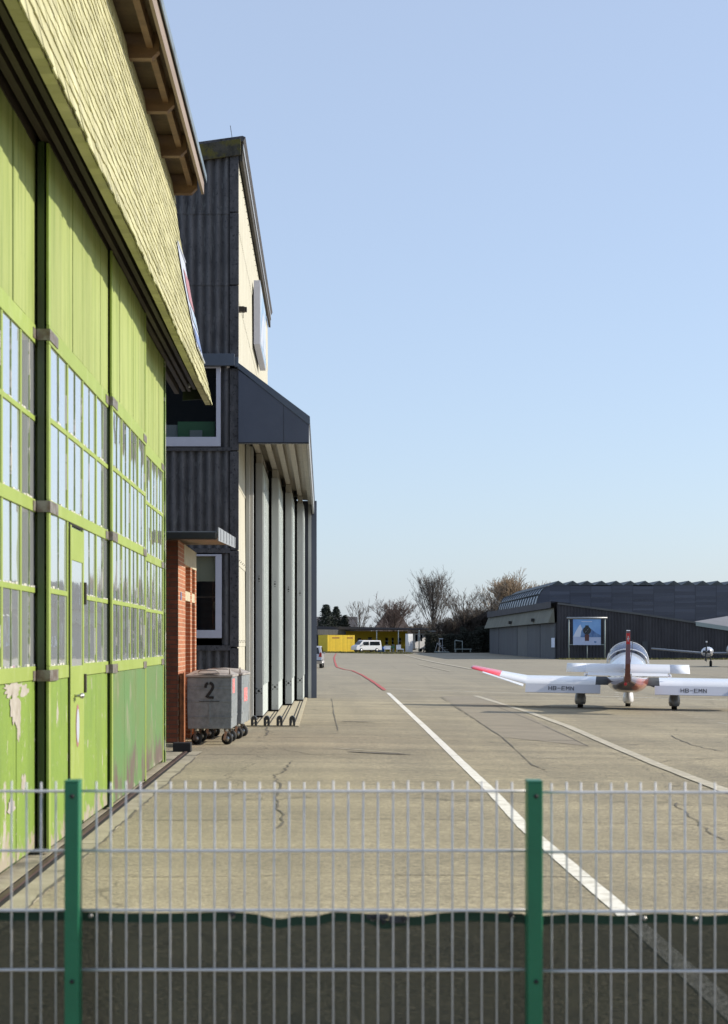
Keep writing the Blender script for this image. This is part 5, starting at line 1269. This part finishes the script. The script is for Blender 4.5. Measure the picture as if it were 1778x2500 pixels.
def fan_tree(px,Y,pytop,label,seed,wide,twig='twig',inc=(.2,.8),fork=.12,nb=46,crook=.10,ntw=9,upc=.6,rt=.024,name='bare_tree',low=.3):
    rng=random.Random(seed); x=(px-CX)*Y/F; h=CAMZ+(HY-pytop)*Y/F; w=wide/2*Y/F
    t=thing(name,label,'tree',(x,Y,0),'bare winter trees behind the yard'); tr,cr=MB(),MB()
    tp=[Vector((x,Y,0))]
    for i in range(6): tp.append(tp[-1]+Vector((rng.uniform(-.04,.04)*h*.3,0,h*.13)))
    tr.tube(tp,[h*.020*(1-.13*i) for i in range(7)],7); tr.build('trunk','bark',t)
    def twigs(p,d,l,r,lev):
        n=3; q=[p]; dd=d.copy()
        for i in range(n):
            dd=(dd+Vector((rng.uniform(-1,1),rng.uniform(-1,1),rng.uniform(-.6,1)))*crook).normalized(); q.append(q[-1]+dd*l/n)
        cr.tube(q,[r,r*.85,r*.7,r*.5],3,caps=False)
        if lev>0:
            for j in range(3):
                k=rng.randint(1,3); twigs(q[k],(dd+Vector((rng.uniform(-1,1),rng.uniform(-1,1),rng.uniform(-.3,.6)))*.55).normalized(),l*rng.uniform(.45,.75),r*.75,lev-1)
    for i in range(nb):
        f=rng.random(); z0=h*(fork+(.62-fork)*f); k=min(5,int(z0/(h*.13))); p=tp[k].lerp(tp[k+1],min(1,(z0-tp[k].z)/(h*.13)))
        az_=rng.uniform(0,6.283); ic=rng.uniform(*inc)
        d=Vector((math.cos(az_)*math.sin(ic),math.sin(az_)*math.sin(ic),math.cos(ic)))
        L=(h-z0)*rng.uniform(.75,1.02)/max(.55,math.cos(ic)) ; L=min(L,w*1.15/max(.12,math.sin(ic)))
        n=7; q=[p]; dd=d
        for j in range(n):
            dd=(dd+Vector((rng.uniform(-1,1),rng.uniform(-1,1),rng.uniform(-.5,.5)))*crook+Vector((0,0,upc*.12))).normalized(); q.append(q[-1]+dd*L/n)
        r0=h*.0052*(1-.4*f); cr.tube(q,[max(rt,r0*(1-.13*j)) for j in range(n+1)],4,caps=False)
        for j in range(ntw):
            u=rng.uniform(.25,1)**.8*n; k=min(n-1,int(u)); pp=q[k].lerp(q[k+1],u-k)
            td=(dd+Vector((rng.uniform(-1,1),rng.uniform(-1,1),rng.uniform(-.2,.5)))*(.35+crook*3)).normalized()
            twigs(pp,td,L*rng.uniform(.10,.24),rt,2)
    zm=max(v[2] for v in cr.v); kz=h/zm
    cr.v=[(v[0],v[1],p_ if (p_:=v[2]*kz) else 0) for v in cr.v]
    cr.build('crown',twig,t); return t
fan_tree(878,318,1459,'small fan shaped bare tree rising over the grey roof',3,54,inc=(.25,.95),fork=.35,nb=22,ntw=6,rt=.022)
fan_tree(960,322,1443,'round bare tree with reddish buds before the brown roof',5,100,twig='twigred',inc=(.2,1.1),fork=.15,nb=50,crook=.13,rt=.034,ntw=9)
fan_tree(1058,308,1379,'tallest bare tree, its branches rising like a vase',8,104,inc=(.05,.60),fork=.10,nb=58,crook=.05,upc=.9,rt=.026,ntw=8)
fan_tree(1130,325,1434,'slender pale bare tree between the tallest tree and the hall',11,80,inc=(.2,.8),fork=.3,nb=26,crook=.16,rt=.026,ntw=7)
fan_tree(1200,345,1425,'bare tree just left of the golden twigged one',14,80,inc=(.2,.9),fork=.3,nb=26,crook=.16,rt=.028,ntw=7)
def clump(px,Y,pytop,w_px,label,matk,n,seed,name='bush',cat='bush',depth=4.0,leafs=.35,pybot=None,cone=False):
    rng=random.Random(seed); x=(px-CX)*Y/F; h=CAMZ+(HY-pytop)*Y/F; w=w_px*Y/F/2
    t=thing(name,label,cat,(x,Y,0)); m=MB(); tr=MB(); tr.tube([(x,Y,0),(x,Y,h*.8)],[.18,.05],6); tr.build('trunk','bark',t)
    for i in range(n):
        u=rng.random()**.7; z=h*rng.uniform(.02,1)
        rr=(1-z/h)**.6+.05 if cone else math.sqrt(max(.05,1-((z/h-.35)/.68)**2))
        if matk=='hedge': rr=1.0; z=z*(.86+.22*noise.noise(Vector((seed*2.3+a_x[0]*.5,seed,0)))) if False else z
        rr*=.82+.30*noise.noise(Vector((x*.1+math.cos(u*9)*1.3,z*.5+seed,seed*3.1)))
        a=rng.uniform(0,6.28); r=math.sqrt(rng.random())*rr
        xx_=x+w*r*math.cos(a)
        if matk=='hedge': z=rng.random()*h*(.90+.28*noise.noise(Vector((xx_*.45,seed*1.7,0)))+.12*noise.noise(Vector((xx_*1.9,seed,3))))
        p=Vector((xx_,Y+depth*r*math.sin(a),z))
        d=Vector((rng.uniform(-1,1),rng.uniform(-1,1),rng.uniform(-.3,1) if not cone else rng.uniform(-.6,.2))).normalized()*leafs*rng.uniform(.6,1.6)
        e=Vector((rng.uniform(-1,1),rng.uniform(-1,1),rng.uniform(-1,1))).normalized()*leafs*.28
        m.add([p-e,p+e,p+d],[(0,1,2)],rng.random())
    m.build('crown',matk,t); return t
clump(797,316,1476,88,'dark conifer left of the bare fan shaped tree','conifer',3500,41,'conifer','conifer',3,.42,cone=True)
clump(821,318,1481,64,'slimmer dark conifer beside the thicker conifer','conifer',2500,42,'conifer','conifer',3,.42,cone=True)
clump(842,320,1502,60,'low dark conifer against the grey roof','conifer',1800,43,'conifer','conifer',3,.42,cone=True)
clump(1054,291,1543,34,'narrow black green yew between the caravan and the steps','hedge',6000,51,'yew','bush',3,.35)
fan_tree(1095,300,1492,'brown bare thicket under the tallest tree',52,90,twig='shrub',inc=(.1,1.0),fork=.02,nb=90,crook=.13,rt=.036,ntw=9,name='thicket')
fan_tree(1140,302,1476,'brown twiggy thicket in the middle of the tree group',53,86,twig='shrub',inc=(.1,1.0),fork=.02,nb=100,crook=.13,rt=.036,ntw=10,name='thicket')
fan_tree(1183,304,1466,'brown twiggy thicket beside the dark hangar',54,80,twig='shrub',inc=(.1,1.0),fork=.02,nb=100,crook=.13,rt=.036,ntw=10,name='thicket')
fan_tree(1035,314,1508,'low brown thicket behind the white shed',58,90,twig='shrub',inc=(.2,1.2),fork=.02,nb=60,crook=.13,rt=.03,name='thicket')
fan_tree(893,345,1512,'hazy low thicket between the two far roofs',59,60,twig='shrub',inc=(.2,1.2),fork=.02,nb=40,crook=.13,rt=.026,name='thicket')
clump(1105,292,1545,70,'low dark hedge behind the metal steps','hedge',8000,55,'hedge','hedge',3,.4)
clump(1152,292,1535,70,'dark hedge behind the thin metal frame','hedge',9000,56,'hedge','hedge',3,.4)
clump(1190,294,1528,60,'dark hedge against the dark hangar corner','hedge',8000,57,'hedge','hedge',3,.4)
# distant woodland to the right (mostly mirrored in the hangar windows)
m=MB(); rng=random.Random(77)
for i in range(26000):
    y=rng.uniform(40,700); x=90+y*.10+rng.uniform(-6,6); top=9+5*noise.noise(Vector((y*.03,1,2)))+3*noise.noise(Vector((y*.11,4,2)))
    z=rng.uniform(0,1)**.8*top; sz=rng.uniform(.4,1.3)
    p=Vector((x,y,z)); e=Vector((rng.uniform(-1,1),rng.uniform(-1,1),rng.uniform(-1,1))).normalized()*sz; f=Vector((rng.uniform(-1,1),rng.uniform(-1,1),rng.uniform(-.2,1))).normalized()*sz
    m.add([p-e,p+e,p+f*1.5],[(0,1,2)],rng.random())
tag(m.build('woodland','hedge'),'far dark woodland edge beyond the apron','woodland',kind='stuff')
m=MB(); rng=random.Random(78)
for i in range(9000):
    x=rng.uniform(-40,160); y=420+rng.uniform(-10,10); top=5.5+3*noise.noise(Vector((x*.05,1,2)))+1.5*noise.noise(Vector((x*.3,4,2)))
    z=rng.uniform(0,1)*top; sz=rng.uniform(.3,.9); p=Vector((x,y,z)); e=Vector((rng.uniform(-1,1),0,rng.uniform(-1,1))).normalized()*sz; f=Vector((rng.uniform(-1,1),rng.uniform(-1,1),rng.uniform(-.2,1))).normalized()*sz
    m.add([p-e,p+e,p+f*1.5],[(0,1,2)],rng.random())
tag(m.build('woodland','shrub'),'low far wood behind the yard and its trees','woodland',kind='stuff')
# ================================================================ LIGHT, SKY, CAMERA
sd=Vector((1,.10,.55)).normalized()
el=math.asin(sd.z); az=math.atan2(sd.x,sd.y)
W=bpy.data.worlds.new('World'); S.world=W; W.use_nodes=True; nt=W.node_tree
bg=nt.nodes['Background']; sky=nt.nodes.new('ShaderNodeTexSky'); sky.sky_type='NISHITA'; sky.sun_disc=False
sky.sun_elevation=el; sky.sun_rotation=az; sky.air_density=1.0; sky.dust_density=1.0; sky.ozone_density=4.0; sky.altitude=0
nt.links.new(sky.outputs[0],bg.inputs['Color']); bg.inputs['Strength'].default_value=.05
bg2=nt.nodes.new('ShaderNodeBackground'); bg2.inputs['Color'].default_value=(.180,.205,.252,1); bg2.inputs['Strength'].default_value=1.0
ad=nt.nodes.new('ShaderNodeAddShader'); nt.links.new(bg.outputs[0],ad.inputs[0]); nt.links.new(bg2.outputs[0],ad.inputs[1]); nt.links.new(ad.outputs[0],nt.nodes['World Output'].inputs['Surface'])
sl=bpy.data.lights.new('sun','SUN'); sl.energy=3.0; sl.angle=math.radians(.5); sl.color=(1,.91,.78)
so=bpy.data.objects.new('sun',sl); C.objects.link(so); so.rotation_euler=(-sd).to_track_quat('-Z','Y').to_euler(); so.location=(60,0,60)
cd=bpy.data.cameras.new('camera'); co=bpy.data.objects.new('camera',cd); C.objects.link(co)
cd.sensor_fit='VERTICAL'; cd.sensor_height=36; cd.sensor_width=36*1778/2500; cd.lens=F/2500*36
cd.shift_x=(889-CX)/2500; cd.shift_y=(HY-1250)/2500; cd.clip_end=6000; cd.clip_start=.1
cd.dof.use_dof=True; cd.dof.focus_distance=90; cd.dof.aperture_fstop=5.6
co.location=(0,0,CAMZ); co.rotation_euler=(math.radians(90),0,0)
S.camera=co
for o in bpy.data.objects:
    if '_o' in o: del o['_o']
S.view_settings.view_transform='Standard'; S.view_settings.look='None'; S.view_settings.exposure=0.9; S.view_settings.gamma=1
S.render.resolution_x=728; S.render.resolution_y=1024
